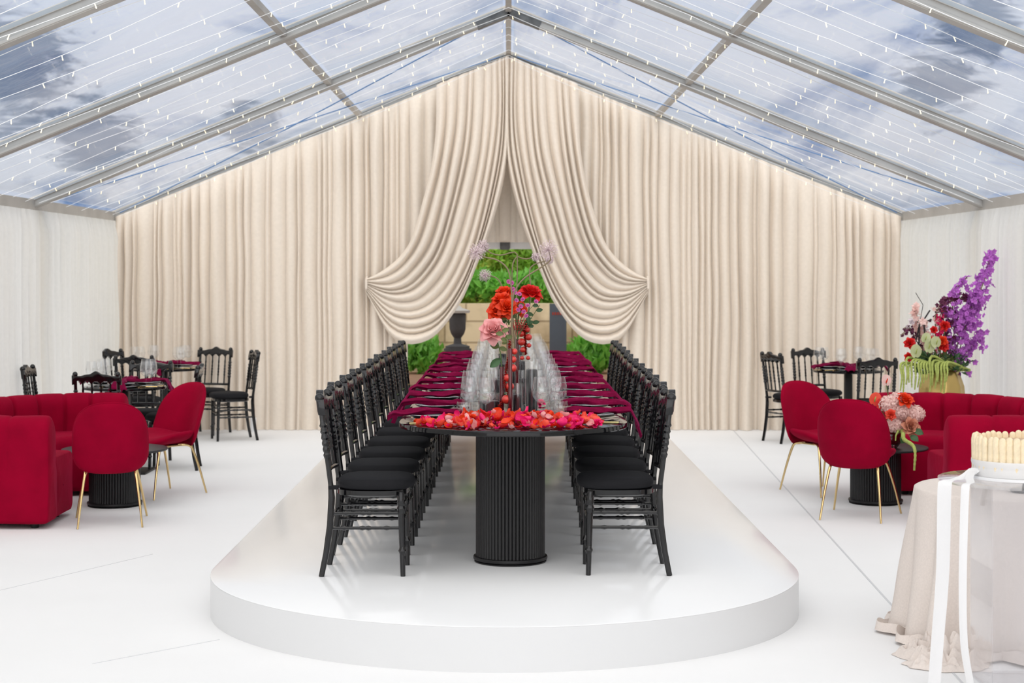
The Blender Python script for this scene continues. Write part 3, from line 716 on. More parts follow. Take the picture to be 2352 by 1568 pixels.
def setting(cx, cy_, z, ang, where, idx, nearfull=True, grp='', cut=True, edge_off=0, glasses=True, g3=True):
    # ang: direction from table centre outwards to the guest
    u = Vector((cos(ang), sin(ang), 0)); w = Vector((-sin(ang), cos(ang), 0)); c = Vector((cx, cy_, z))
    r = random.Random(idx*17+int(ang*10))
    ch = O('charger_plate', charger_me, c+Vector((0, 0, .0005)), ang); tag(ch, 'grey glazed charger plate %s' % where, 'plate', 'charger plates '+grp); O('plate_rim', rimc_me, (0, 0, 0), parent=ch)
    dp = O('dinner_plate', dish_me, c+Vector((0, 0, .012))+u*.005, ang); tag(dp, 'black dinner plate %s' % where, 'plate', 'dinner plates '+grp); O('plate_rim', rimd_me, (0, 0, 0), parent=dp)
    nk = O('napkin', nap_me[(idx*3+(1 if ang > 1 else 0)) % len(nap_me)], c+Vector((0, 0, .030))+w*r.uniform(-.015, .015)+u*edge_off, ang+r.uniform(-.07, .07)); tag(nk, 'maroon velvet napkin on the plate %s' % where, 'napkin', 'maroon napkins '+grp)
    if cut:
        k_ = O('knife', knife_me, c+w*.165*(-1)+u*.02, ang+pi); tag(k_, 'gold table knife beside the plate %s' % where, 'knife', 'gold knives '+grp)
        k_ = O('fork', fork_me, c+w*.160+u*.02, ang+pi); tag(k_, 'gold table fork beside the plate %s' % where, 'fork', 'gold forks '+grp)
        k_ = O('menu_card', card_me, c+Vector((0, 0, .008))+u*.06-w*.075, ang+.5); tag(k_, 'cream card under the napkin %s' % where, 'card', 'cream cards '+grp)
for i in range(11):
    y = Y0+PITCH*i+.12
    for s, nm in ((-1, 'left'), (1, 'right')):
        where = '%s side of the long table, %s place' % (nm, 'farthest' if i == 10 else ORD[i])
        yy_ = y+(.05 if s > 0 else 0)
        setting(TCX+s*.425, yy_, TZ, pi if s < 0 else 0, 'on the '+where, i, grp='along the %s side of the long table' % nm, cut=True, edge_off=0)
        gx = TCX+s*.19
        j = lambda: rnd.uniform(-.008, .008)
        wineglass((gx+s*.045+j(), yy_+.10+j(), TZ), 'stemmed wine glass nearer the guest, '+where, 'outer wine glasses on the %s' % nm, 1.0)
        wineglass((gx-s*.045+j(), yy_+.0+j(), TZ), 'stemmed wine glass nearer the centre, '+where, 'inner wine glasses on the %s' % nm, 1.02)
        o = O('tumbler', tumb_me, (gx+s*.062+j(), yy_-.03+j(), TZ+.0005)); tag(o, 'low stemless water tumbler, '+where, 'glass', 'tumblers on the %s' % nm)

# ------------------------------------------------------------------ centre of table: candles, vases, garlands
def hurricane(px, base_y, w, hg, hc, label, d=None):
    d = d or (CZ-TZ)*FPX/(base_y-VY); X = (px-VX)*d/FPX
    r = w/2*d/FPX; HG = hg*d/FPX; HC = hc*d/FPX
    g = MB().lathe([(.001, 0), (r, 0), (r, HG), (r-.002, HG), (r-.002, .004), (.001, .004)], 32)
    go = g.build('candle_cylinder', 'glass', loc=(X, d, TZ+.0005)); tag(go, label, 'candle holder', 'glass candle cylinders down the table')
    c_ = MB().lathe([(.001, .0), (r-.006, .0), (r-.006, HC-.004), (r-.010, HC), (.006, HC-.002), (.001, HC-.004)], 32)
    co = c_.build('black_candle', 'candle', go); co.location = (0, 0, .0045)
    MB().tube([(0, 0, HC-.004), (.001, 0, HC+.008)], .0012, 5).build('wick', 'card', co)
    return go
spec = [(1124, 958, 50, 55, 36, 'wide low glass cylinder with a black candle at the front left'),
        (1189, 957, 26, 77, 50, 'slim glass cylinder with a black candle left of the tallest front one'),
        (1221, 948, 31, 118, 98, 'tallest front glass cylinder with a black candle'),
        (1139, 930, 27, 82, 57, 'glass cylinder with a black candle behind the wide low one'),
        (1200, 930, 20, 80, 60, 'narrow glass cylinder behind the slim front candle')]
for a in spec: hurricane(*a[:5], a[5])
for k_, d_ in enumerate((11.0, 12.6, 14.2)):
    for j_, (dx, w, hg, hc) in enumerate(((-.08, .085, .15, .10), (.06, .06, .24, .20), (.0, .055, .19, .13))):
        X_ = TCX+dx; d = d_+(.0, .08, .2)[j_]
        px = VX+X_*FPX/d; sc = FPX/d
        hurricane(px, VY+(CZ-TZ)*sc, w*sc, hg*sc, hc*sc, 'black candle in %s glass cylinder of the %s cluster down the table' % (('a wide low', 'a tall', 'a slim')[j_], ('second', 'third', 'farthest')[k_]), d)
def budvase(px, base_y, top_y, label, d=None, r=.0115):
    d = d or (CZ-TZ)*FPX/(base_y-VY); X = (px-VX)*d/FPX; H = (base_y-top_y)*d/FPX
    o = MB().lathe([(.001, 0), (r, 0), (r, H), (r-.0015, H), (r-.0015, .01), (.001, .01)], 20).build('bud_vase', 'redglass', loc=(X, d, TZ+.0005))
    tag(o, label, 'vase', 'dark red tube vases'); return X, d, H
budvase(1153, 958, 842, 'slim dark red tube vase holding the pink rose')
budvase(1172, 960, 800, 'slim dark red tube vase at the centre behind the fruit garland')
budvase(1188, 905, 770, 'slim dark red tube vase farther back holding red roses', 10.6)
budvase(1170, 905, 735, 'slim dark red tube vase holding the tall red-orange roses', 10.3)

def petal(mb, base, d, n_, l, w, cup, curl, nu=7, nv=7, seed=0):
    # base point, direction d, face normal n_ (towards the inside)
    s_ = d.cross(n_).normalized()
    def f(u, v):
        x = (u-.5)*2; wv = w*(sin(pi*(.12+.80*v**.8)))**.7
        q = base+d*(l*v*(1-.10*x*x*v))+s_*(x*wv)
        q = q+n_*(cup*(x*x)*wv*1.0)-n_*(curl*l*max(0, v-.55)**2*2.2)+n_*(l*.18*sin(pi*v)*-1*.5)+n_*.05*l*nz(x*1.5+seed, v*2.3+seed)
        return q
    mb.grid(f, nu, nv)
def rose(size, seed, open_=1.0):
    r = random.Random(seed); mb = MB(); n_ = 0
    for ring, (cnt, rad, tilt, l, w) in enumerate(((3, .05, .15, .55, .26), (4, .13, .32, .62, .34), (5, .20, .55, .72, .42), (6, .26, .85, .80, .48), (6, .28, 1.2, .86, .50))):
        for k_ in range(cnt):
            a = 2*pi*k_/cnt+ring*.7+r.uniform(-.2, .2); o_ = Vector((cos(a), sin(a), 0)); ti = tilt*open_+r.uniform(-.1, .1)
            d = (o_*sin(ti)+Vector((0, 0, cos(ti)))).normalized(); nrm = (-o_*cos(ti)+Vector((0, 0, sin(ti)))).normalized()
            petal(mb, o_*rad*size*.5+Vector((0, 0, -.1*size*ring*.3)), d, nrm, l*size, w*size, .55, .35+.25*ring*.4, 6, 6, r.random()*9)
    return mb
def leaf_mb(mb, p, d, l, w, seed=0):
    d = Vector(d).normalized(); s_ = d.cross(Vector((.15, -1, .35))); s_ = s_.normalized() if s_.length > .1 else Vector((1, 0, 0)); n_ = s_.cross(d)
    def f(u, v):
        x = (u-.5)*2; return Vector(p)+d*l*v+s_*x*w*sin(pi*min(1, v*.97+.02))**.8+n_*(abs(x)*w*.35-l*.25*v*v)
    mb.grid(f, 5, 8)
def lookrot(obj, d):
    obj.rotation_euler = Vector(d).to_track_quat('Z', 'Y').to_euler()
def stemflower(name, base, head, size, petalmat, label, seed, facing=(0, -.5, 1), leaves=(), bend=(0, 0, 0), group='roses in the red tube vases', open_=1.0, stemmat='stem'):
    base, head = Vector(base), Vector(head); t = empty(name, base); tag(t, label, 'flower', group)
    mid = (head-base)*.5+Vector(bend); pts = spline([(0, 0, 0), mid, head-base], 12)
    MB().tube(pts, .0032, 6).build('stem', stemmat, t)
    o = rose(size, seed, open_).build('bloom', petalmat, t, smooth=80); o.location = head-base; lookrot(o, facing)
    for (tt, dx, dy, dz, l, w, mt) in leaves:
        p = pts[int(tt*11)]; mb = MB(); leaf_mb(mb, (0, 0, 0), (dx, dy, dz), l, w); lo = mb.build('leaf', mt, t, smooth=80); lo.location = p
    return t
d1 = 9.25; d2 = 10.3
stemflower('rose', P(1153, 850, d1), P(1133, 758, d1), .085, 'pink', 'large pale pink rose lowest of the roses above the front candles', 1, (-.1, -.9, .6),
           [(.35, -1, -.1, -.7, .075, .022, 'leaf'), (.75, -.5, -.4, -.4, .05, .02, 'leaf'), (.6, .8, -.1, -.2, .045, .014, 'leaf_olive'), (.55, -.7, .2, .2, .05, .016, 'leaf_olive')], (.012, 0, 0), open_=1.25)
stemflower('rose', P(1170, 745, d2), P(1143, 712, d2), .078, 'orange', 'orange-red rose at left of the upper rose cluster', 2, (-.4, -.8, .5), [(.3, -.8, -.3, -.2, .05, .018, 'leaf'), (.7, 1, -.2, .0, .055, .02, 'leaf_olive')], open_=1.2)
stemflower('rose', P(1170, 745, d2), P(1152, 689, d2), .075, 'orange', 'orange-red rose topmost left in the upper rose cluster', 3, (-.2, -.5, .9), [], open_=1.2)
stemflower('rose', P(1170, 745, d2), P(1165, 706, d2-.05), .070, 'orange', 'orange-red rose at the middle of the upper rose cluster', 4, (.1, -.9, .4), [(.5, -1, -.2, -.1, .06, .022, 'leaf_olive')], open_=1.1)
stemflower('rose', P(1188, 780, d2+.2), P(1192, 708, d2+.2), .058, 'orange', 'smaller orange-red rose behind the mauve sprays', 5, (.3, -.8, .4), [], open_=1.1)
stemflower('rose', P(1188, 780, 10.5), P(1219, 672, 10.5), .082, 'red', 'scarlet rose standing highest right above the mauve sprays', 6, (.25, -.45, 1), [(.6, .2, -.2, -1, .06, .013, 'leaf'), (.45, .9, 0, .2, .06, .012, 'leaf')], (.02, 0, 0), open_=1.2)
stemflower('rose', P(1168, 745, d2), P(1158, 671, d2+.3), .062, 'orange', 'orange-red rose half hidden at the back of the upper cluster', 7, (-.1, -.5, .9), [], open_=1.2)
# foliage sprigs
for k_, (px, py, d, hx, hy, lb, mt) in enumerate(((1188, 775, 10.6, 1225, 740, 'leafy green sprig reaching right below the scarlet rose', 'leaf'), (1170, 742, 10.3, 1190, 700, 'olive leaf sprig beside the centre allium stem', 'leaf_olive'), (1172, 808, 9.16, 1150, 750, 'olive leaf sprig behind the pink rose', 'leaf_olive'), (1188, 775, 10.6, 1240, 700, 'thin green sprig at far right of the flowers', 'leaf'))):
    t = empty('leaf_sprig', P(px, py, d)); tag(t, lb, 'foliage', 'leaf sprigs on the long table')
    e_ = P(hx, hy, d)-P(px, py, d); MB().tube(spline([(0, 0, 0), e_*.5+Vector((.01, 0, .01)), e_], 8), .002, 5).build('stem', 'stem', t)
    for j_ in range(6):
        mb = MB(); a = j_*2.4+k_; leaf_mb(mb, (0, 0, 0), (cos(a), sin(a)*.5, .2), .045, .014); lo = mb.build('leaf', mt, t, smooth=80); lo.location = e_*(.3+.13*j_)
# mauve spray flowers
mb0 = MB()
for k_ in range(9):
    a = k_*2*pi/9; petal(mb0, Vector((cos(a)*.002, sin(a)*.002, 0)), Vector((cos(a), sin(a), .6)).normalized(), Vector((-cos(a)*.5, -sin(a)*.5, .8)).normalized(), .014, .006, .3, .4, 4, 4, k_)
for k_ in range(6):
    a = k_*2*pi/6; petal(mb0, Vector((0, 0, .002)), Vector((cos(a)*.5, sin(a)*.5, 1)).normalized(), Vector((-cos(a), -sin(a), .4)).normalized(), .010, .004, .3, .3, 4, 4, k_)
mauve_me = mb0.mesh('bloom', M['mauve'], 80)
t = empty('mauve_spray', P(1188, 782, 10.6)); tag(t, 'spray of small mauve blooms rising between the red roses', 'flower')
for (px, py) in ((1193, 676), (1201, 688), (1231, 693), (1196, 704), (1203, 716), (1178, 664), (1182, 672), (1212, 702), (1168, 647), (1176, 650), (1186, 690), (1209, 726), (1190, 712)):
    e_ = P(px, py, 10.1)-t.location; MB().tube(spline([(0, 0, 0), (e_.x*.35, 0, e_.z*.55), e_], 8), .0014, 5).build('stem', 'stem', t)
    o = O('bloom', mauve_me, e_, parent=t); lookrot(o, (rnd.uniform(-.4, .4), -1, rnd.uniform(.2, .8)))
# dark red waxflower twigs
t = empty('red_twig_spray', P(1188, 778, 10.6)); tag(t, 'spray of dark red budded twigs above the rear fruit garland', 'foliage')
mb = MB(); bd = MB()
for k_ in range(14):
    e_ = P(1178+k_*2.6, 742+8*sin(k_*2.1), 10.2)-t.location; mb.tube([(0, 0, 0), (e_.x*.6, 0, e_.z*.5), e_], .0012, 4)
    for q in range(3): bd.ball(e_*(.75+.12*q), .0045, 6, 5)
mb.build('twigs', 'chilli', t); bd.build('buds', 'chilli', t)
# alliums
def allium(base, ctrl, head, r, label, seed, thick=.0042, d=9.3, n=120):
    t = empty('allium', base); tag(t, label, 'flower', 'curving alliums above the table')
    pts = spline([Vector((0, 0, 0))]+[Vector(c_)-Vector(base) for c_ in ctrl]+[Vector(head)-Vector(base)], 36)
    MB().tube(pts, thick, 7).build('stem', 'stem_brown', t)
    rr = random.Random(seed); mb = MB(); h = Vector((0, 0, 0))
    for k_ in range(n):
        z = 1-2*(k_+.5)/n; a = k_*2.39996; q = math.sqrt(1-z*z); dd = Vector((q*cos(a), q*sin(a), z)); l = r*rr.uniform(.75, 1.05)
        mb.tube([h, h+dd*l], .0007, 3); e_ = h+dd*l
        for j_ in range(3):
            o_ = Vector((rr.uniform(-1, 1), rr.uniform(-1, 1), rr.uniform(-1, 1))).normalized()*.006
            s2 = o_.cross(dd).normalized()*.0022; mb.add([e_, e_+o_+s2, e_+o_*1.4, e_+o_-s2], [(0, 1, 2, 3)])
    o = mb.build('flower_head', 'lilac', t, smooth=0); o.location = pts[-1]
    return t
A1 = 9.35
allium(P(1173, 955, A1), [P(1174, 780, A1), P(1176, 690, A1), P(1172, 640, A1), P(1164, 614, A1), P(1140, 596, A1), P(1112, 590, A1)], P(1094, 580, A1), .048, 'allium head on a stem bending left over the table', 1)
allium(P(1175, 955, A1), [P(1176, 800, A1), P(1177, 700, A1), P(1184, 665, A1), P(1205, 638, A1), P(1236, 618, A1), P(1258, 603, A1), P(1266, 592, A1)], P(1259, 574, A1), .058, 'largest allium head on a stem bending right over the table', 2)
A2 = 11.2
allium(P(1180, 890, A2), [P(1186, 700, A2), P(1188, 590, A2), P(1180, 579, A2), P(1150, 586, A2), P(1125, 580, A2)], P(1110, 566, A2), .045, 'blurred allium head farther back at upper left', 3)
allium(P(1165, 890, A2), [P(1162, 700, A2), P(1152, 655, A2), P(1138, 637, A2)], P(1114, 632, A2), .042, 'lowest allium head, farther back at the left', 4)
allium(P(1190, 890, A2), [P(1218, 690, A2), P(1216, 625, A2), P(1226, 608, A2), P(1250, 600, A2)], P(1262, 596, A2), .030, 'small allium bending right behind the largest one', 5)
allium(P(1186, 890, A2+.3), [P(1176, 650, A2), P(1184, 592, A2), P(1205, 595, A2)], P(1230, 590, A2), .028, 'faint thin allium with a level stem at the back', 6)
# garlands of red fruit and dried pods
def garland(fruit, cord, d, label):
    b0 = P(cord[0][0], cord[0][1], d); t = empty('fruit_garland', b0); tag(t, label, 'garland', 'garlands of red fruit')
    for (px, py, rr) in fruit:
        o = MB().ball((0, 0, 0), rr*d/FPX, 18, 12, (1, 1, .95)).build('fruit', 'berry', t, smooth=80); o.location = P(px, py, d)-b0
    mb = MB(); pts = spline([P(x, y, d)-b0 for x, y in cord], 90)
    for i, p in enumerate(pts[:-1]):
        dd = (pts[i+1]-p).normalized(); q = dd.to_track_quat('Z', 'Y').to_matrix().to_4x4(); tl = Matrix.Rotation(rnd.uniform(-.5, .5), 4, 'X')
        mb.lathe([(.004, -.0022), (.0135*rnd.uniform(.7, 1.1), 0), (.004, .0022)], 9, M4=Matrix.Translation(p) @ q @ tl)
    mb.build('dried_pods', 'chilli', t)
    MB().tube(pts, .0018, 5).build('cord', 'card', t)
garland([(1181.5, 807, 7.5), (1178, 825, 8.5), (1177, 845, 10), (1167, 867, 10), (1171, 887, 10), (1163, 917, 11)],
        [(1171, 783), (1170, 810), (1165, 835), (1161, 860), (1159, 880), (1166, 900), (1174, 906), (1160, 915), (1149, 928), (1145, 948)], 9.12, 'garland of red fruit and dried pods hanging at the front of the centrepiece')
garland([(1197, 766, 8), (1198, 785, 9), (1211, 757, 6.5), (1214, 774, 8), (1201, 803, 7), (1215, 793, 5.5), (1199, 822, 5), (1213, 822, 5)],
        [(1208, 735), (1206, 750), (1205, 765), (1207, 790), (1207, 815)], 10.55, 'garland of red fruit farther back beside the dark red vase')

# ------------------------------------------------------------------ petals
cols = ['magenta', 'coral', 'orange', 'red', 'magenta', 'coral', 'pink']
cname = {'magenta': 'hot pink', 'coral': 'coral', 'orange': 'orange', 'red': 'red', 'pink': 'pale pink'}
pm = {}
for ci in sorted(set(cols)):
    pm[ci] = []
    for s_ in range(4):
        mb = MB()
        petal(mb, Vector((0, -.018, 0)), Vector((0, 1, 0)), Vector((0, 0, 1)), .036+.006*s_, .017+.003*(s_ % 3), .35+.25*s_*.5, -.4-.4*(s_ % 2), 7, 7, s_*3.1)
        pm[ci].append(mb.mesh('petal', M[ci], 80))
rp = random.Random(3); cnt = 0
while cnt < 298:
    a = rp.uniform(0, 1); X = TCX+rp.uniform(-.50, .47); yy_ = rp.uniform(8.36, 9.02)
    rr = math.hypot(X-TCX, yy_-TY0) if yy_ < TY0 else abs(X-TCX)
    if rr > .565: continue
    inner = 8.80 if abs(X-TCX) > .20 else 9.0
    if yy_ > inner-.02*rp.random() and rp.random() < .93: continue
    if yy_ > 8.78 and abs(X-TCX) > .32: continue
    hgt = max(0, 1-abs((yy_-8.66)/.32)**2)*max(0, 1-abs((X-TCX)/.5)**4)
    z = TZ+.010+rp.random()**1.2*.060*hgt
    ci = rp.choice(cols); o = O('rose_petal', rp.choice(pm[ci]), (X, yy_, z)); o.rotation_euler = (rp.gauss(0, .75), rp.gauss(0, .75), rp.uniform(0, 2*pi))
    o.rotation_euler = (o.rotation_euler.x*(.35+.65*min(1, (z-TZ)/.02)), o.rotation_euler.y*(.35+.65*min(1, (z-TZ)/.02)), o.rotation_euler.z)
    s1 = rp.uniform(.8, 1.25); o.scale = (s1, s1, s1)
    tag(o, '%s rose petal in the heap on the front end of the long table' % cname[ci], 'petal', cname[ci]+' petals heaped on the table end'); cnt += 1
for (px, py, sz, mt, lb) in ((1250, 953, .040, 'magenta', 'hot pink rose head among the petals right of the candles'), (1107, 968, .034, 'red', 'red rosebud head lying in the petals left of centre'), (1320, 972, .040, 'magenta', 'hot pink rose head in the petals in front of the right glasses'), (1370, 972, .036, 'magenta', 'hot pink rose head at the right end of the petals'), (1130, 962, .034, 'magenta', 'hot pink rose head in front of the wide low candle'), (1215, 964, .034, 'magenta', 'hot pink rose head in front of the tallest candle'), (1241, 925, .034, 'magenta', 'hot pink rose head behind the front right glasses')):
    d = (CZ-TZ-.02)*FPX/(py-VY); o = rose(sz, int(px), 1.0).build('cut_rose', mt, smooth=80, loc=(((px-VX)*d/FPX), d, TZ+.018)); lookrot(o, (rp.uniform(-.5, .5), -.6, 1)); tag(o, lb, 'flower', 'loose rose heads on the table')

# ------------------------------------------------------------------ lounge: curved sofas
def arc_path(cx, cyy, rx, ry, ext, s, n=40):
    # path points (at radial parameter) as function; s=-1 left sofa (opens to +x), s=+1 right sofa
    def at(t, off):
        # t 0..1 along: straight near, arc, straight far. off = distance inwards from outer line
        Ls = ext; La = pi*(rx+ry)/2; T_ = Ls*2+La; q = t*T_
        if q < Ls: return Vector((cx-s*(Ls-q), cyy-ry+off, 0))
        if q > Ls+La: return Vector((cx-s*(q-Ls-La), cyy+ry-off, 0))
        a = (q-Ls)/La*pi; return Vector((cx+s*(rx-off)*sin(a), cyy-(ry-off)*cos(a), 0))
    return at, ext*2+pi*(rx+ry)/2
def sofa(cx, cyy, rx, ry, ext, s, label):
    root = empty('curved_sofa', (cx, cyy, 0)); tag(root, label, 'sofa', 'crimson velvet curved sofas')
    at, Lt = arc_path(cx, cyy, rx, ry, ext, s)
    def sweep(prof, nch, depth, n=120, endround=.05, t0=0, t1=1):
        mb = MB(); m_ = len(prof); cxp = sum(p[0] for p in prof)/m_; czp = sum(p[1] for p in prof)/m_; vs = []
        rows = []
        for k_ in range(5): rows.append((t0+(t1-t0)*endround/Lt*(1-cos(pi/2*k_/4))*1.0, sin(pi/2*(k_+1)/5)))
        rows = [(t0, .0)]+[(t0+endround/Lt*(1-cos(pi/2*k_/5)), .93+.07*sin(pi/2*k_/5)) for k_ in range(6)]
        mid = [(t0+endround/Lt+(t1-t0-2*endround/Lt)*k_/n, 1) for k_ in range(1, n)]
        rows = rows+mid+[(t0+t1-a_, b_) for a_, b_ in reversed(rows)]
        for t_, sc in rows:
            g = 0
            if nch: ph = (t_-t0)/(t1-t0)*nch; fr_ = abs(ph-round(ph)); g = 1-math.exp(-(fr_/.055)**2)-.25*(1-min(1, fr_/.5))*1.0
            for (o_, z_) in prof:
                oo = cxp+(o_-cxp)*max(sc, .02); zz = czp+(z_-czp)*max(sc, .02)
                if nch:   # channel grooves: pull surface inwards at seams on the inside face and top
                    k2 = depth*(1-g); oo += (-(1) if o_ > cxp else .3)*k2*(1 if z_ > .42 else .0); zz -= (k2*.35 if z_ > .66 else 0)
                p = at(t_, oo); w_ = .004*nz(p.x*6, p.y*6, zz*6)
                vs.append((p.x-cx+w_, p.y-cyy+w_, zz+w_))
        nr = len(rows); fs = [(j*m_+i, j*m_+(i+1) % m_, (j+1)*m_+(i+1) % m_, (j+1)*m_+i) for j in range(nr-1) for i in range(m_)]
        return mb.add(vs, fs)
    def rr(x0, x1, z0, z1, r, n=5, rt=None):
        rt = rt or r; pts = []
        for (cx_, cz_, a0, q) in ((x0+r, z0+r, pi, r), (x1-r, z0+r, 1.5*pi, r), (x1-rt, z1-rt, 0, rt), (x0+rt, z1-rt, .5*pi, rt)):
            for k_ in range(n+1): a = a0+pi/2*k_/n; pts.append((cx_+q*cos(a), cz_+q*sin(a)))
        return pts
    def dens(p, mx=.07):
        o_ = []
        for i in range(len(p)):
            a, b_ = p[i], p[(i+1) % len(p)]; l = math.hypot(a[0]-b_[0], a[1]-b_[1]); k_ = max(1, int(l/mx))
            for j_ in range(k_): o_.append((a[0]+(b_[0]-a[0])*j_/k_, a[1]+(b_[1]-a[1])*j_/k_))
        return o_
    nchan = max(6, round(Lt/.30))
    sweep(dens(rr(0, .235, .035, .765, .03, 6, .105)), nchan, .026, 320, .045).build('backrest', 'velvet', root, smooth=70)
    sweep(dens(rr(.20, .76, .035, .47, .05, 6, .07)), 0, 0, 90, .05, .006, .994).build('seat_base', 'velvet', root, smooth=70)
    for t_ in (.03, .35, .65, .97):
        for o_ in (.10, .62):
            p = at(t_, o_); f_ = MB().lathe([(.028, 0), (.034, .04)], 14).build('foot', 'black_matt', root); f_.location = (p.x-cx, p.y-cyy, 0)
sofa(-3.34, 12.74, .93, 1.24, .22, -1, 'curved crimson velvet sofa with channelled back at the left side')
sofa(3.30, 12.76, .95, 1.24, .30, 1, 'curved crimson velvet sofa with channelled back at the right side')

def coffee_table(x, y, label):
    t = empty('coffee_table', (x, y, 0)); tag(t, label, 'table', 'round black coffee tables')
    mb, ring = fluted(.405, .190, 56); b_ = mb.build('fluted_base', 'black_matt', t, smooth=60); ring.build('base_ring', 'black_matt', b_)
    MB().lathe([(.36, .408), (.388, .412), (.392, .420), (.388, .427), (.37, .430)], 64).build('round_top', 'black_matt', t, smooth=40)
coffee_table(-2.95, 12.72, 'round black coffee table with fluted base in front of the left sofa')
coffee_table(2.78, 12.86, 'round black coffee table with fluted base in front of the right sofa')

# ------------------------------------------------------------------ shell chairs with brass legs (front faces local +x)
def pillow(fn, th, nr=9, seg=44, pw=6):
    mb = MB(); vs = []; top = []; 
    def nrm(r_, a):
        e_ = .02; p = Vector(fn(r_*cos(a), r_*sin(a))); px_ = Vector(fn(r_*cos(a)+e_, r_*sin(a)))-p; py_ = Vector(fn(r_*cos(a), r_*sin(a)+e_))-p
        return p, px_.cross(py_).normalized()
    for side in (1, -1):
        for i in range(nr+1):
            r_ = sin(pi/2*i/nr); h = th*(max(0, 1-r_**pw))**.5
            for k_ in range(seg):
                p, n_ = nrm(r_, 2*pi*k_/seg); vs.append(p+n_*h*side)
    o_ = (nr+1)*seg; fs = []
    for b_ in (0, o_):
        fs += [(b_+i*seg+k_, b_+i*seg+(k_+1) % seg, b_+(i+1)*seg+(k_+1) % seg, b_+(i+1)*seg+k_) for i in range(nr) for k_ in range(seg)]
    return mb.add(vs, fs)
def sqd(a, b, e=3.2):                               # disc -> superellipse
    r_ = math.hypot(a, b)
    if r_ < 1e-6: return 0, 0
    c_, s1 = a/r_, b/r_; k_ = (abs(c_)**e+abs(s1)**e)**(-1/e); return r_*c_*k_, r_*s1*k_
def make_shell():
    t = empty('velvet_shell_chair')
    def back(a, b):
        y, z = sqd(a, b, 2.6 if b > 0 else 2.6+1.2*min(1, -b*2)); w = .252*(1-.05*z); yy2 = y*w; zz = .615+.245*z
        x = -.245-.085*(z+1)*.5-.03*z+.115*y*y*(1-.25*z); return (x, yy2, zz)
    def seat(a, b):
        x, y = sqd(a, b, 2.6); xx = .02+.232*x; w = .255-.015*x; yy2 = y*w
        zz = .425+.065*abs(y)**2.2*(1-.3*x)-.030*max(0, x)**2+.035*max(0, -x)**2; return (xx, yy2, zz)
    pillow(back, .026).build('backrest', 'velvet', t, smooth=80)
    rim = [Vector(back(cos(2*pi*k_/60), sin(2*pi*k_/60))) for k_ in range(61)]
    MB().tube(rim, .005, 6, False).build('piping', 'velvet', t)
    pillow(seat, .036).build('seat', 'velvet', t, smooth=80)
    for sx, sy in ((1, 1), (1, -1), (-1, 1), (-1, -1)):
        fx, fy = (.285, .245) if sx > 0 else (-.275, .215)
        pts = spline([(sx*.05, sy*.13, .392), (sx*.13, sy*.155, .388), (sx*.165, sy*.170, .360), (fx*.80, sy*(.17+(fy-.17)*.5), .20), (fx, sy*fy, 0)], 18)
        MB().tube(pts, [.0115-.0045*(i/17) for i in range(18)], 10).build('leg', 'brass', t)
    MB().box((0, 0, .388), (.22, .30, .012)).build('under_plate', 'brass', t, bevel=.003)
    return t
sh = make_shell()
for i, (x, y, a, lb) in enumerate(((-2.77, 11.83, 102, 'crimson velvet shell chair with its back to us at the left coffee table'), (-2.73, 13.36, 232, 'crimson velvet shell chair facing us at the left coffee table'), (2.50, 12.12, 66, 'crimson velvet shell chair with its back to us at the right coffee table'), (2.50, 13.50, -62, 'crimson velvet shell chair facing us at the right coffee table'))):
    o = sh if i == 0 else copy_tree(sh); o.location = (x, y, 0); o.rotation_euler = (0, 0, R(a)); tag(o, lb, 'chair', 'velvet shell chairs with brass legs')

# ------------------------------------------------------------------ small dining tables at the back
def bistro(x, y, label, r=.36):
    t = empty('bistro_table', (x, y, 0)); tag(t, label, 'table', 'small round dining tables')
    MB().lathe([(r-.01, .725), (r, .73), (r, .745), (r-.006, .75)], 56).build('round_top', 'table_black', t)
    MB().box((0, 0, .37), (.075, .075, .71)).build('column', 'black_matt', t, bevel=.004)
    MB().box((0, 0, .009), (.46, .46, .016)).build('base_plate', 'black_matt', t, bevel=.005)
BA, BB, BC = (-3.36, 14.86), (-3.60, 17.75), (3.48, 17.40)
bistro(*BA, 'small round black dining table nearest behind the left sofa'); bistro(*BB, 'small round black dining table in the far left corner'); bistro(*BC, 'small round black dining table in the far right corner', .36)
G1 = 'spindle-back chairs at the small round tables'
for (x, y, a, lb) in ((-3.38, 14.24, 88, 'black spindle-back chair with its back to us just behind the left sofa'),
                      (-3.33, 15.52, 268, 'black spindle-back chair on the far side of the nearer left round table'),
                      (-3.02, 15.10, 185, 'black spindle-back chair right of the nearer left round table'),
                      (-3.96, 14.95, 2, 'black spindle-back chair against the left side curtain'),
                      (-3.72, 17.08, 92, 'black spindle-back chair on the near side of the far left corner table'),
                      (-4.06, 18.00, -35, 'black spindle-back chair deepest in the left corner'),
                      (-3.28, 18.35, 255, 'black spindle-back chair against the back curtain in the left corner'),
                      (-2.92, 17.75, 200, 'black spindle-back chair standing right of the far left corner table'),
                      (2.95, 17.55, 22, 'black spindle-back chair standing left of the far right corner table'),
                      (3.33, 18.15, -72, 'black spindle-back chair against the back curtain in the right corner'),
                      (3.50, 16.55, 98, 'black spindle-back chair with its back to us at the far right corner table'),
                      (3.98, 17.25, 170, 'black spindle-back chair behind the tall flowers on the right')):
    place_chair(x, y, 0, R(a), lb, G1)
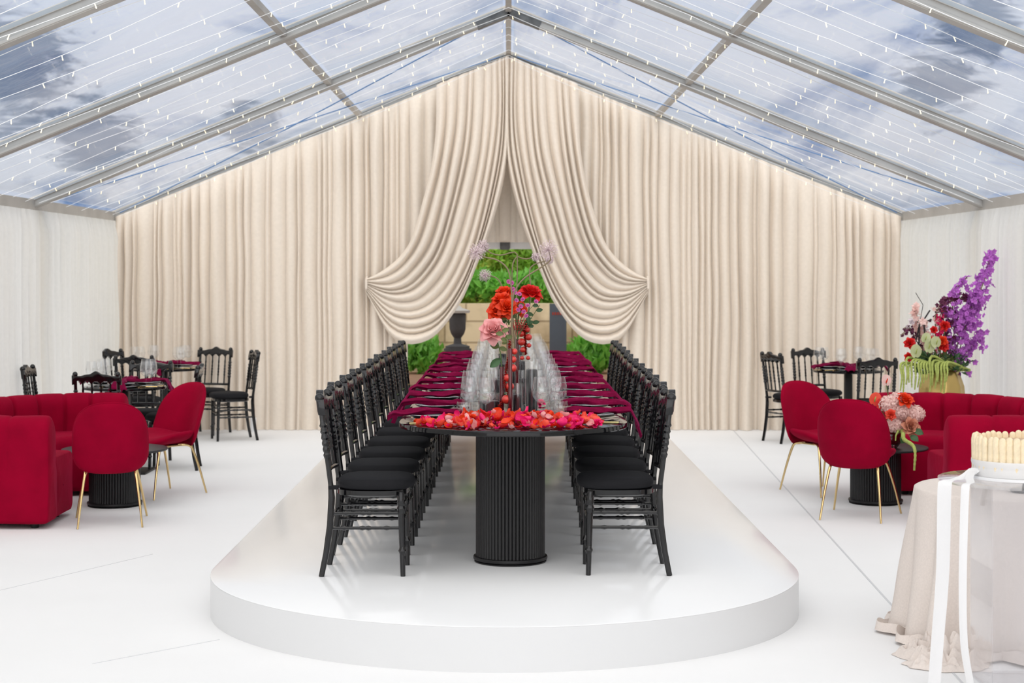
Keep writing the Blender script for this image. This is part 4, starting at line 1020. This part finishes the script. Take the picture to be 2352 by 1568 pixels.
def dress(cx, cyy, angs, nm, r=.36):
    for k_, a in enumerate(angs):
        a = R(a); where = ('at the %s place of the %s' % (('first', 'second', 'third', 'fourth')[k_], nm))
        setting(cx+cos(a)*.20, cyy+sin(a)*.20, .7505, a, where, k_+int(abs(cx)*10), grp='on the '+nm, cut=(k_ < 2), edge_off=-.03)
        for j_, q in enumerate((.05, .11)):
            b_ = a+.95; wineglass((cx+cos(b_)*(.20+q), cyy+sin(b_)*(.20+q), .7505), 'wine glass %s %s' % (('inner', 'outer')[j_], where), 'wine glasses on the '+nm)
dress(*BA, (275, 0, 165, 88), 'nearer left round table'); dress(*BB, (260, -5, 150, 70), 'far left corner table'); dress(*BC, (262, 190, 100, 0), 'far right corner table')
o = MB().lathe([(.034, 0), (.034, .15), (.03, .155), (.02, .152)], 24).build('white_pillar', 'white', loc=(-2.80, 18.62, 0)); tag(o, 'small white cylinder standing on the floor by the back curtain', 'candle')

# ------------------------------------------------------------------ tall arrangement, right
VXP, VYP = 3.76, 14.75
v = MB().lathe([(.001, 0), (.12, 0), (.14, .05), (.19, .35), (.20, .60), (.19, .76), (.15, .88), (.125, .93), (.115, .93), (.13, .88), (.001, .84)], 48, rfun=lambda a, z: 1+.035*sin(a*9+z*5)+.02*sin(a*4-z*8))
o = v.build('gold_vase', 'gold', loc=(VXP, VYP, 0), smooth=70); tag(o, 'large crinkled gold vase behind the right sofa', 'vase')
vb = Vector((VXP, VYP, .90)); DV = VYP
def orch_bloom(mb, p, r_, R_):
    f = Vector((R_.uniform(-1, 1), R_.uniform(-1.4, .2), R_.uniform(-.5, .8))).normalized(); s_ = f.cross(Vector((0, 0, 1))).normalized(); u = s_.cross(f)
    for k_ in range(5):
        a = 2*pi*k_/5+.3; d = (s_*cos(a)+u*sin(a)+f*.35).normalized(); w_ = f.cross(d).normalized()
        mb.add([p, p+d*r_*.6+w_*r_*.42, p+d*r_*1.1, p+d*r_*.6-w_*r_*.42, p+d*r_*.6+f*r_*.15], [(0, 1, 4), (1, 2, 4), (2, 3, 4), (3, 0, 4)])
def spray(pts_px, n, r_, mt, label, spread, seed, name='orchid_spray', cat='flower', group='blooms in the gold vase', d=None, bl=.028):
    d = d or DV; R_ = random.Random(seed); t = empty(name, vb); tag(t, label, cat, group)
    pts = [P(x, y, d-.1*math.sin(i)) for i, (x, y) in enumerate(pts_px)]
    path = spline([Vector((0, 0, 0))]+[p-vb for p in pts], 40); MB().tube(path, .005, 6).build('stem', 'stem_brown', t)
    mb = MB()
    for k_ in range(n):
        q = path[int((.25+.75*k_/n)*39)]; sp_ = spread*(1.15-.75*k_/n)
        orch_bloom(mb, q+Vector((R_.gauss(0, 1)*sp_, R_.gauss(0, 1)*sp_, R_.gauss(0, 1)*sp_)), bl*R_.uniform(.7, 1.2), R_)
    tag(mb.build('blooms', mt, t, smooth=0), kind='stuff')
spray([(2195, 800), (2220, 730), (2245, 680), (2262, 640), (2278, 575)], 190, .03, 'purple', 'tallest purple orchid spray leaning right against the curtain', .055, 1)
spray([(2200, 810), (2215, 760), (2235, 700), (2245, 665)], 220, .03, 'purple', 'dense purple orchid spray in the right middle of the tall arrangement', .075, 2, bl=.030)
spray([(2190, 780), (2188, 700), (2195, 665), (2222, 635)], 95, .03, 'purple', 'purple orchid spray topped by a single bloom left of the tallest', .04, 3)
spray([(2190, 850), (2185, 845), (2180, 850)], 60, .03, 'purple', 'purple orchid cluster drooping over the gold vase', .05, 4)
spray([(2210, 820), (2240, 780), (2262, 762)], 60, .03, 'purple', 'short purple orchid spray reaching right at mid height', .035, 5)
spray([(2170, 760), (2165, 710), (2185, 690), (2222, 683)], 110, .03, 'purple_dark', 'dark plum spray in the centre top of the tall arrangement', .05, 6, bl=.024)
spray([(2160, 800), (2158, 760), (2160, 720)], 60, .03, 'magenta', 'magenta spray inside the tall arrangement', .04, 7, bl=.02)
spray([(2110, 790), (2090, 755), (2070, 770)], 50, .03, 'purple_dark', 'dark plum sprig reaching left', .03, 8, bl=.02)
spray([(2125, 800), (2108, 740), (2103, 700)], 60, .03, 'palepink', 'pale blush blooms rising at the left of the arrangement', .035, 9, bl=.035)
spray([(2140, 790), (2110, 735), (2075, 755)], 55, .03, mat('white_bloom', (.78, .70, .74, 1), .6, trans=.2), 'white blossom twig arching left', .022, 10, bl=.02, name='blossom_twig')
spray([(2150, 770), (2150, 720), (2170, 690), (2200, 690)], 45, .03, M['palepink'], 'pale blossom twig above the plum spray', .022, 11, bl=.02, name='blossom_twig')
for k_, (px, py, mt, sz) in enumerate(((2090, 788, 'red', .055), (2088, 820, 'red', .045), (2138, 782, 'red', .045), (2170, 748, 'red', .05), (2145, 757, 'red', .035), (2165, 783, 'orange', .05), (2167, 795, 'red', .05))):
    stemflower('ranunculus', vb+Vector((0, -.08, 0)), P(px, py, DV-.18), sz, mt, '%s ranunculus of the tall arrangement, %s' % ({'red': 'scarlet', 'orange': 'orange'}[mt], ('at its left edge', 'low at its left edge', 'just above the green anthuriums', 'highest of them', 'small one left of the highest', 'beside the purple orchids', 'lowest beside the purple orchids')[k_]), 20+k_, (-.1, -1, .3), group='ranunculus in the gold vase')
def anthurium(base, head, s_, mt, label, seed, group, face=(0, -1, .3), spadix='lime'):
    base, head = Vector(base), Vector(head); t = empty('anthurium', base); tag(t, label, 'flower', group)
    MB().tube(spline([(0, 0, 0), (head-base)*.5+Vector((.01, 0, .02)), head-base], 10), .0035, 6).build('stem', 'stem', t)
    def f(u, v):
        a = 2*pi*u; r_ = v*s_*(.75+.25*cos(a)*1.0-.18*math.exp(-((a-pi)/.4)**2)); x = r_*sin(a)*.95; z = r_*cos(a)*1.15
        return (x, -.12*s_*v*v*sin(a*2)*.5-.25*r_*abs(sin(a))*.6, z)
    o = MB().grid(f, 28, 8, cu=True).build('spathe', mt, t, smooth=80); o.location = head-base
    o.rotation_euler = (0, R(seed*37 % 50-25), R(seed*53 % 60-30))
    sx = MB().tube([(0, -.01, 0), (0, -.03, s_*.3), (.005, -.035, s_*.6)], [.005, .005, .003], 8).build('spadix', spadix, t); sx.location = head-base
for k_, (px, py, s_) in enumerate(((2133, 800, .075), (2103, 812, .07), (2150, 790, .06), (2125, 780, .055))):
    anthurium(vb+Vector((0, -.1, 0)), P(px, py, DV-.28), s_, 'limepale', 'pale green anthurium %s' % ('in the centre front of the tall arrangement', 'at left above the trailing green', 'right of the centre one, before purple orchids', 'uppermost of the green ones')[k_], k_+1, 'green anthuriums in the gold vase')
def amaranth(base, pts, r_, label, group, mt='lime', seed=0):
    base = Vector(base); t = empty('trailing_amaranthus', base); tag(t, label, 'foliage', group); R_ = random.Random(seed)
    path = spline([Vector((0, 0, 0))]+[Vector(p)-base for p in pts], 46)
    mb = MB().tube(path, [r_*(.8+.45*abs(sin(i*1.7+seed))+.2*R_.random())*(1-.55*(i/45)**2) for i in range(46)], 9)
    mb.build('tassel', mt, t, smooth=80)
    return t
for k_ in range(17):
    px = 2070+k_*6.6; r = random.Random(k_+5); bt = r.uniform(868, 915)
    amaranth(vb+Vector((-.10+.02*k_, -.10, .0)), [P(px+4, 832+r.uniform(-14, 6), DV-.27), P(px+r.uniform(-3, 3), (838+bt)/2, DV-.34), P(px-2, bt, DV-.35)], .011, 'lime green amaranthus tassel over the gold vase, %s from the left' % ORD[k_].replace('nearest', 'first'), 'green tassels over the gold vase', seed=k_)
for k_ in range(3):
    t = empty('green_filler', vb+Vector((-.15+.12*k_, -.12, 0))); tag(t, 'leafy green filler at the vase rim, %s' % ('left', 'middle', 'right')[k_], 'foliage', 'green filler in the gold vase')
    leafmass((0, 0, .05), (.12, .08, .08), 90, .07, k_+80).build('leaves', ('leaf', 'leaf_olive', 'leaf')[k_], t, smooth=0)
t = empty('dark_twigs', vb+Vector((-.1, 0, 0))); tag(t, 'black bare twigs standing in the left of the tall arrangement', 'foliage')
mb = MB()
for (a, b_) in (((2118, 740), (2136, 712)), ((2112, 745), (2140, 733)), ((2104, 780), (2112, 745)), ((2112, 745), (2120, 700)), ((2120, 700), (2103, 672)), ((2110, 800), (2112, 745)), ((2125, 790), (2122, 740))):
    mb.tube([P(*a, DV-.1)-t.location, P(*b_, DV-.12)-t.location], .007 if b_[1] > 700 else .003, 5)
mb.tube([(0, 0, 0), P(2112, 800, DV-.1)-t.location], .006, 5)
mb.build('twigs', 'dark_twig', t)

# low arrangement on the right coffee table
CT = Vector((2.86, 12.72, .430)); DC = 12.62
pv = MB().lathe([(.001, 0), (.05, 0), (.085, .05), (.09, .10), (.075, .14), (.068, .14), (.08, .10), (.001, .02)], 32).build('flower_bowl', 'redglass', loc=CT); tag(pv, 'small dark bowl holding pink flowers on the right coffee table', 'vase')
cb = CT+Vector((0, 0, .12))
def hydr(px, py, sz, mt, lb, k_):
    t = empty('hydrangea', cb); tag(t, lb, 'flower', 'pink blooms on the right coffee table'); h = P(px, py, DC-.06); R_ = random.Random(k_)
    MB().tube([(0, 0, 0), h-cb], .004, 6).build('stem', 'stem', t); mb = MB()
    for i in range(70):
        z = 1-2*(i+.5)/70; a = i*2.4; q = math.sqrt(1-z*z); p = Vector((q*cos(a), q*sin(a), z*.85))*sz*R_.uniform(.8, 1.12)
        f = p.normalized(); s1 = f.cross(Vector((.1, 0, 1))).normalized(); u = s1.cross(f)
        for j_ in range(4):
            b_ = pi/2*j_+R_.random(); d = (s1*cos(b_)+u*sin(b_)+f*R_.uniform(.1, .5)).normalized(); w_ = f.cross(d).normalized(); r_ = .024
            mb.add([p, p+d*r_*.6+w_*r_*.5, p+d*r_*1.15, p+d*r_*.6-w_*r_*.5, p+d*r_*.6+f*.003], [(0, 1, 4), (1, 2, 4), (2, 3, 4), (3, 0, 4)])
    o = mb.build('flower_head', mt, t, smooth=0); o.location = h-cb
for k_, (px, py, sz, mt, lb) in enumerate(((2042, 928, .062, 'palepink', 'pale pink hydrangea head at upper left of the low arrangement'), (2068, 945, .065, 'palepink', 'pink hydrangea head in the middle of the low arrangement'), (2102, 950, .062, 'palepink', 'peachy pink hydrangea head at the right of the low arrangement'), (2055, 975, .055, 'palepink', 'pink hydrangea head low at left by the chair back'), (2060, 918, .05, 'palepink', 'creamy pink hydrangea head at the top of the low arrangement'))):
    hydr(px, py, sz, mt, lb, k_)
stemflower('rose', cb, P(2078, 918, DC-.1), .075, 'orange', 'orange rose on top of the low arrangement', 31, (.2, -.7, .9), group='roses in the low arrangement')
stemflower('rose', cb, P(2092, 980, DC-.14), .075, 'peach', 'dusty peach rose at the bottom of the low arrangement', 32, (.1, -1, .2), group='roses in the low arrangement')
stemflower('rose', cb, P(2046, 952, DC-.14), .045, 'coral', 'small coral rose tucked at left of the low arrangement', 33, (-.4, -1, .3), group='roses in the low arrangement')
anthurium(cb, P(2035, 878, DC), .052, 'palepink', 'blush anthurium standing tallest above the low arrangement', 2, 'anthuriums on the right coffee table', spadix='orange')
anthurium(cb, P(2008, 921, DC), .060, 'coral', 'coral anthurium pointing left beside the chair back', 4, 'anthuriums on the right coffee table', spadix='lime')
anthurium(cb, P(2024, 932, DC-.03), .050, 'red', 'red anthurium beside the coral one', 6, 'anthuriums on the right coffee table')
amaranth(cb, [P(2072, 990, DC-.1), P(2076, 1008, DC-.22), P(2096, 1022, DC-.36), P(2102, 1040, DC-.42), P(2100, 1080, DC-.42)], .014, 'long green amaranthus tassel hanging over the right coffee table edge', 'tassels of the low arrangement', 'lime', 3)
amaranth(cb, [P(2062, 988, DC-.1), P(2058, 1000, DC-.12), P(2057, 1012, DC-.13)], .009, 'short green amaranthus tassel above the right coffee table', 'tassels of the low arrangement', 'lime', 4)
for k_, (px, py, dx) in enumerate(((2076, 1008, -.3), (2092, 1005, .5), (2100, 992, 1))):
    mb = MB(); leaf_mb(mb, (0, 0, 0), (dx, -.6, -.3), .07, .028); o = mb.build('leaf', 'leaf', smooth=80); o.location = P(px, py, DC-.16)-cb+Vector((0, 0, .01)); par = [x for x in bpy.data.objects if x.name.startswith('trailing_amaranthus')][-1]; o.parent = par
mb = MB(); T0 = Matrix.Translation(P(2070, 1026, DC-.1)) @ Matrix.Rotation(R(8), 4, 'Z')
bx = empty('black_wallet', (2.79, 12.60, .4305), R(25)); tag(bx, 'small black case with silver clips lying on the right coffee table', 'case')
MB().box((0, 0, .0175), (.16, .07, .035)).build('body', 'black_matt', bx, bevel=.006)
MB().box((.055, -.036, .020), (.016, .004, .022)).build('silver_clip', 'silver', bx, bevel=.001); MB().box((.030, -.036, .020), (.016, .004, .022)).build('silver_clip', 'silver', bx, bevel=.001)

# ------------------------------------------------------------------ cake table, right foreground
LX, LY, LR, LZ = 2.44, 8.05, .50, .72
tbl = empty('cloth_table', (LX, LY, 0)); tag(tbl, 'round table under a floor-length pale linen cloth at the right foreground', 'table')
MB().lathe([(.001, .69), (LR-.02, .69), (LR-.02, .712), (.001, .712)], 48).build('table_board', 'white', tbl)
for k_ in range(4):
    a = pi/4+k_*pi/2; MB().tube([(cos(a)*.33, sin(a)*.33, 0), (cos(a)*.33, sin(a)*.33, .69)], .015, 8).build('leg', 'alu', tbl)
r_fold = random.Random(4); FO = []
aa = 0
while aa < 2*pi-.15: w_ = r_fold.uniform(.22, .50); FO.append((aa, w_, r_fold.uniform(.5, 1))); aa += w_
tot = aa
def clothr(a, v):
    q = (a % (2*pi))/(2*pi)*tot
    for (s0, w_, am) in FO:
        if s0 <= q < s0+w_: return am*sin(pi*(q-s0)/w_)**1.3
    return 0
mb = MB(); ns = 220; vs = []; rings = [(0, 0), (.5, 0), (.93, 0), (.985, .0), (1, .01)]+[(1, .03+.97*k_/20) for k_ in range(21)]+[(1.02, 1.0), (1.06, 1.0), (1.11, 1.0)]
for j, (rf, v_) in enumerate(rings):
    for k_ in range(ns):
        a = 2*pi*k_/ns; am = clothr(a, v_); r_ = LR*rf; z = LZ
        if v_ > 0:
            fl = v_**1.1; r_ = LR*(1+.005)+fl*(.02+.13*am)+.02*fl*nz(cos(a)*3, sin(a)*3, v_*2); z = LZ*(1-v_)+.006
            if j >= len(rings)-3:
                kk = j-(len(rings)-4); r_ += .014*kk*(.7+.6*am)+.02*nz(a*6, kk); z = .012+.055*abs(nz(a*7, kk*1.3))*(1 if kk < 3 else .3)+(.035 if kk == 2 else 0)
        if v_ == 0.01: z = LZ-.006
        vs.append((r_*cos(a), r_*sin(a), z))
nr = len(rings)
fs = [(j*ns+k_, j*ns+(k_+1) % ns, (j+1)*ns+(k_+1) % ns, (j+1)*ns+k_) for j in range(nr-1) for k_ in range(ns)]
o = mb.add(vs, fs).build('linen_tablecloth', 'linen', smooth=75, loc=(LX, LY, 0)); tag(o, 'pale linen cloth falling in folds and pooling on the floor at the right foreground', 'tablecloth')
# crumpled pool of the cloth hem
def crumple(u, v):
    a = 2*pi*u; p = Vector((cos(a), sin(a), 0))*v
    h = .10*(1-v**2)*(.35+1.5*abs(nz(p.x*2.6+3, p.y*2.6))+.9*abs(nz(p.x*5.5, p.y*5.5+9)))
    return (p.x*.19*(1+.25*nz(cos(a)*2, sin(a)*2)), p.y*.14*(1+.3*nz(cos(a)*2+5, sin(a)*2)), max(h, .004))
hem = MB().grid(crumple, 90, 30, cu=True).build('pooled_hem', 'linen', o, smooth=60); hem.location = (P(2185, 1530, 7.45).x-LX, 7.52-LY, 0)
hem2 = MB().grid(crumple, 60, 22, cu=True).build('pooled_hem', 'linen', o, smooth=60); hem2.location = (P(2122, 1500, 7.7).x-LX, 7.72-LY, 0); hem2.scale = (.8, .9, .7); hem2.rotation_euler = (0, 0, 1.2)
cs = empty('cake_stand', (2.40, 7.88, LZ+.007)); tag(cs, 'black footed stand on the linen table behind the cake', 'stand')
MB().lathe([(.07, 0), (.072, .006), (.05, .014), (.014, .024), (.010, .13), (.02, .14)], 32).build('foot', 'black_matt', cs); MB().lathe([(.001, .14), (.10, .14), (.104, .15), (.001, .15)], 40).build('plate', 'black_matt', cs)
# acrylic pedestal
AX, AY, AZ = 2.17, 7.20, .868
ac = empty('acrylic_stand', (AX, AY, 0)); tag(ac, 'clear acrylic pedestal with round top carrying the cake', 'stand')
MB().lathe([(.001, AZ-.014), (.335, AZ-.014), (.34, AZ-.012), (.34, AZ-.002), (.335, AZ), (.001, AZ)], 72).build('round_top', 'acrylic', ac, smooth=40)
pb = MB(); hw = .165; ph = AZ-.016
for (cx_, cy2, dx, dy) in ((0, -hw, 2*hw, .006), (0, hw, 2*hw, .006), (-hw, 0, .006, 2*hw-.006), (hw, 0, .006, 2*hw-.006)): pb.box((cx_, cy2, ph/2), (dx, dy, ph))
pb.build('box_column', 'acrylic', ac, smooth=0)
MB().box((0, 0, .006), (2*hw+.02, 2*hw+.02, .01)).build('base_sheet', 'acrylic', ac, smooth=0)
# cake
KX, KY = 2.165, 7.22
ck = empty('ladyfinger_cake', (KX, KY, AZ+.001)); tag(ck, 'round cake ringed with ladyfinger biscuits and tied with white ribbon', 'cake')
KR = .178
MB().lathe([(.001, .0), (.205, 0), (.205, .012), (.001, .012)], 64).build('cake_board', 'white', ck)
MB().lathe([(.001, .013), (KR-.012, .013), (KR-.012, .148), (KR-.02, .153), (.001, .152)], 64).build('mousse_filling', 'mousse', ck)
fin = MB()
prof = [(.0001, 0), (.010, .003), (.0152, .012), (.0152, .150), (.0138, .160), (.009, .167), (.0001, .170)]
fin.lathe(prof, 12, M4=Matrix.Diagonal((.75, 1, 1, 1))); fin_me = fin.mesh('ladyfinger', M['biscuit'], 60)
for k_ in range(40):
    a = 2*pi*k_/40; q = O('ladyfinger', fin_me, (KR*cos(a), KR*sin(a), .012), a, ck); q.rotation_euler = (rnd.uniform(-.02, .02), rnd.uniform(-.02, .02), a); q.scale = (1, 1, rnd.uniform(.97, 1.03))
MB().grid(lambda u, v: ((KR+.0125+.002*sin(v*9)+.001*nz(u*20, v))*cos(2*pi*u), (KR+.0125+.002*sin(v*9))*sin(2*pi*u), .013+.066*v), 80, 6, cu=True).build('ribbon_band', 'ribbon', ck, smooth=80)
c_ = MB()
for k_ in range(6): c_.ball((.03+.02*k_, -.02+.01*sin(k_*2), .157), .007, 6, 5, (1.6, 1, .6))
c_.build('silver_topping', 'silver', ck)
def strip(pts, w0, w1, n=40, tw=0):
    path = spline(pts, n); mb = MB()
    def f(u, v):
        i = min(int(v*(n-1)+.5), n-1); p = path[i]; w = w0+(w1-w0)*v; a = tw*v
        return p+Vector(((u-.5)*w*cos(a), (u-.5)*w*sin(a)*.6, .0))+Vector((0, .004*sin(u*pi), 0))
    return mb.grid(f, 5, n)
rb = empty('ribbon', (1.85, 7.1, AZ)); tag(rb, 'white satin ribbon tails draped from the cake over the stand to the floor', 'ribbon')
kx = KX-KR-.012
e1 = [(kx, 7.17, AZ+.045), (kx-.05, 7.13, AZ+.020), (1.870, 7.10, AZ+.006), (1.830, 7.085, AZ+.003), (1.815, 7.07, AZ-.04), (1.808, 7.07, .5), (1.79, 7.08, .22), (1.78, 7.10, .02)]
e2 = [(kx, 7.19, AZ+.045), (kx-.05, 7.09, AZ+.018), (1.905, 7.00, AZ+.006), (1.880, 6.965, AZ+.003), (1.868, 6.95, AZ-.04), (1.862, 6.96, .5), (1.875, 6.99, .22), (1.915, 7.03, .02)]
for k_, pts in enumerate((e1, e2)):
    s3 = strip(pts, (.060, .034)[k_], (.052, .04)[k_], 60, tw=(0, .6)[k_]).build('ribbon_tail', 'ribbon', rb, smooth=80); s3.location = (-1.85, -7.1, -AZ)

bpy.context.view_layer.update()
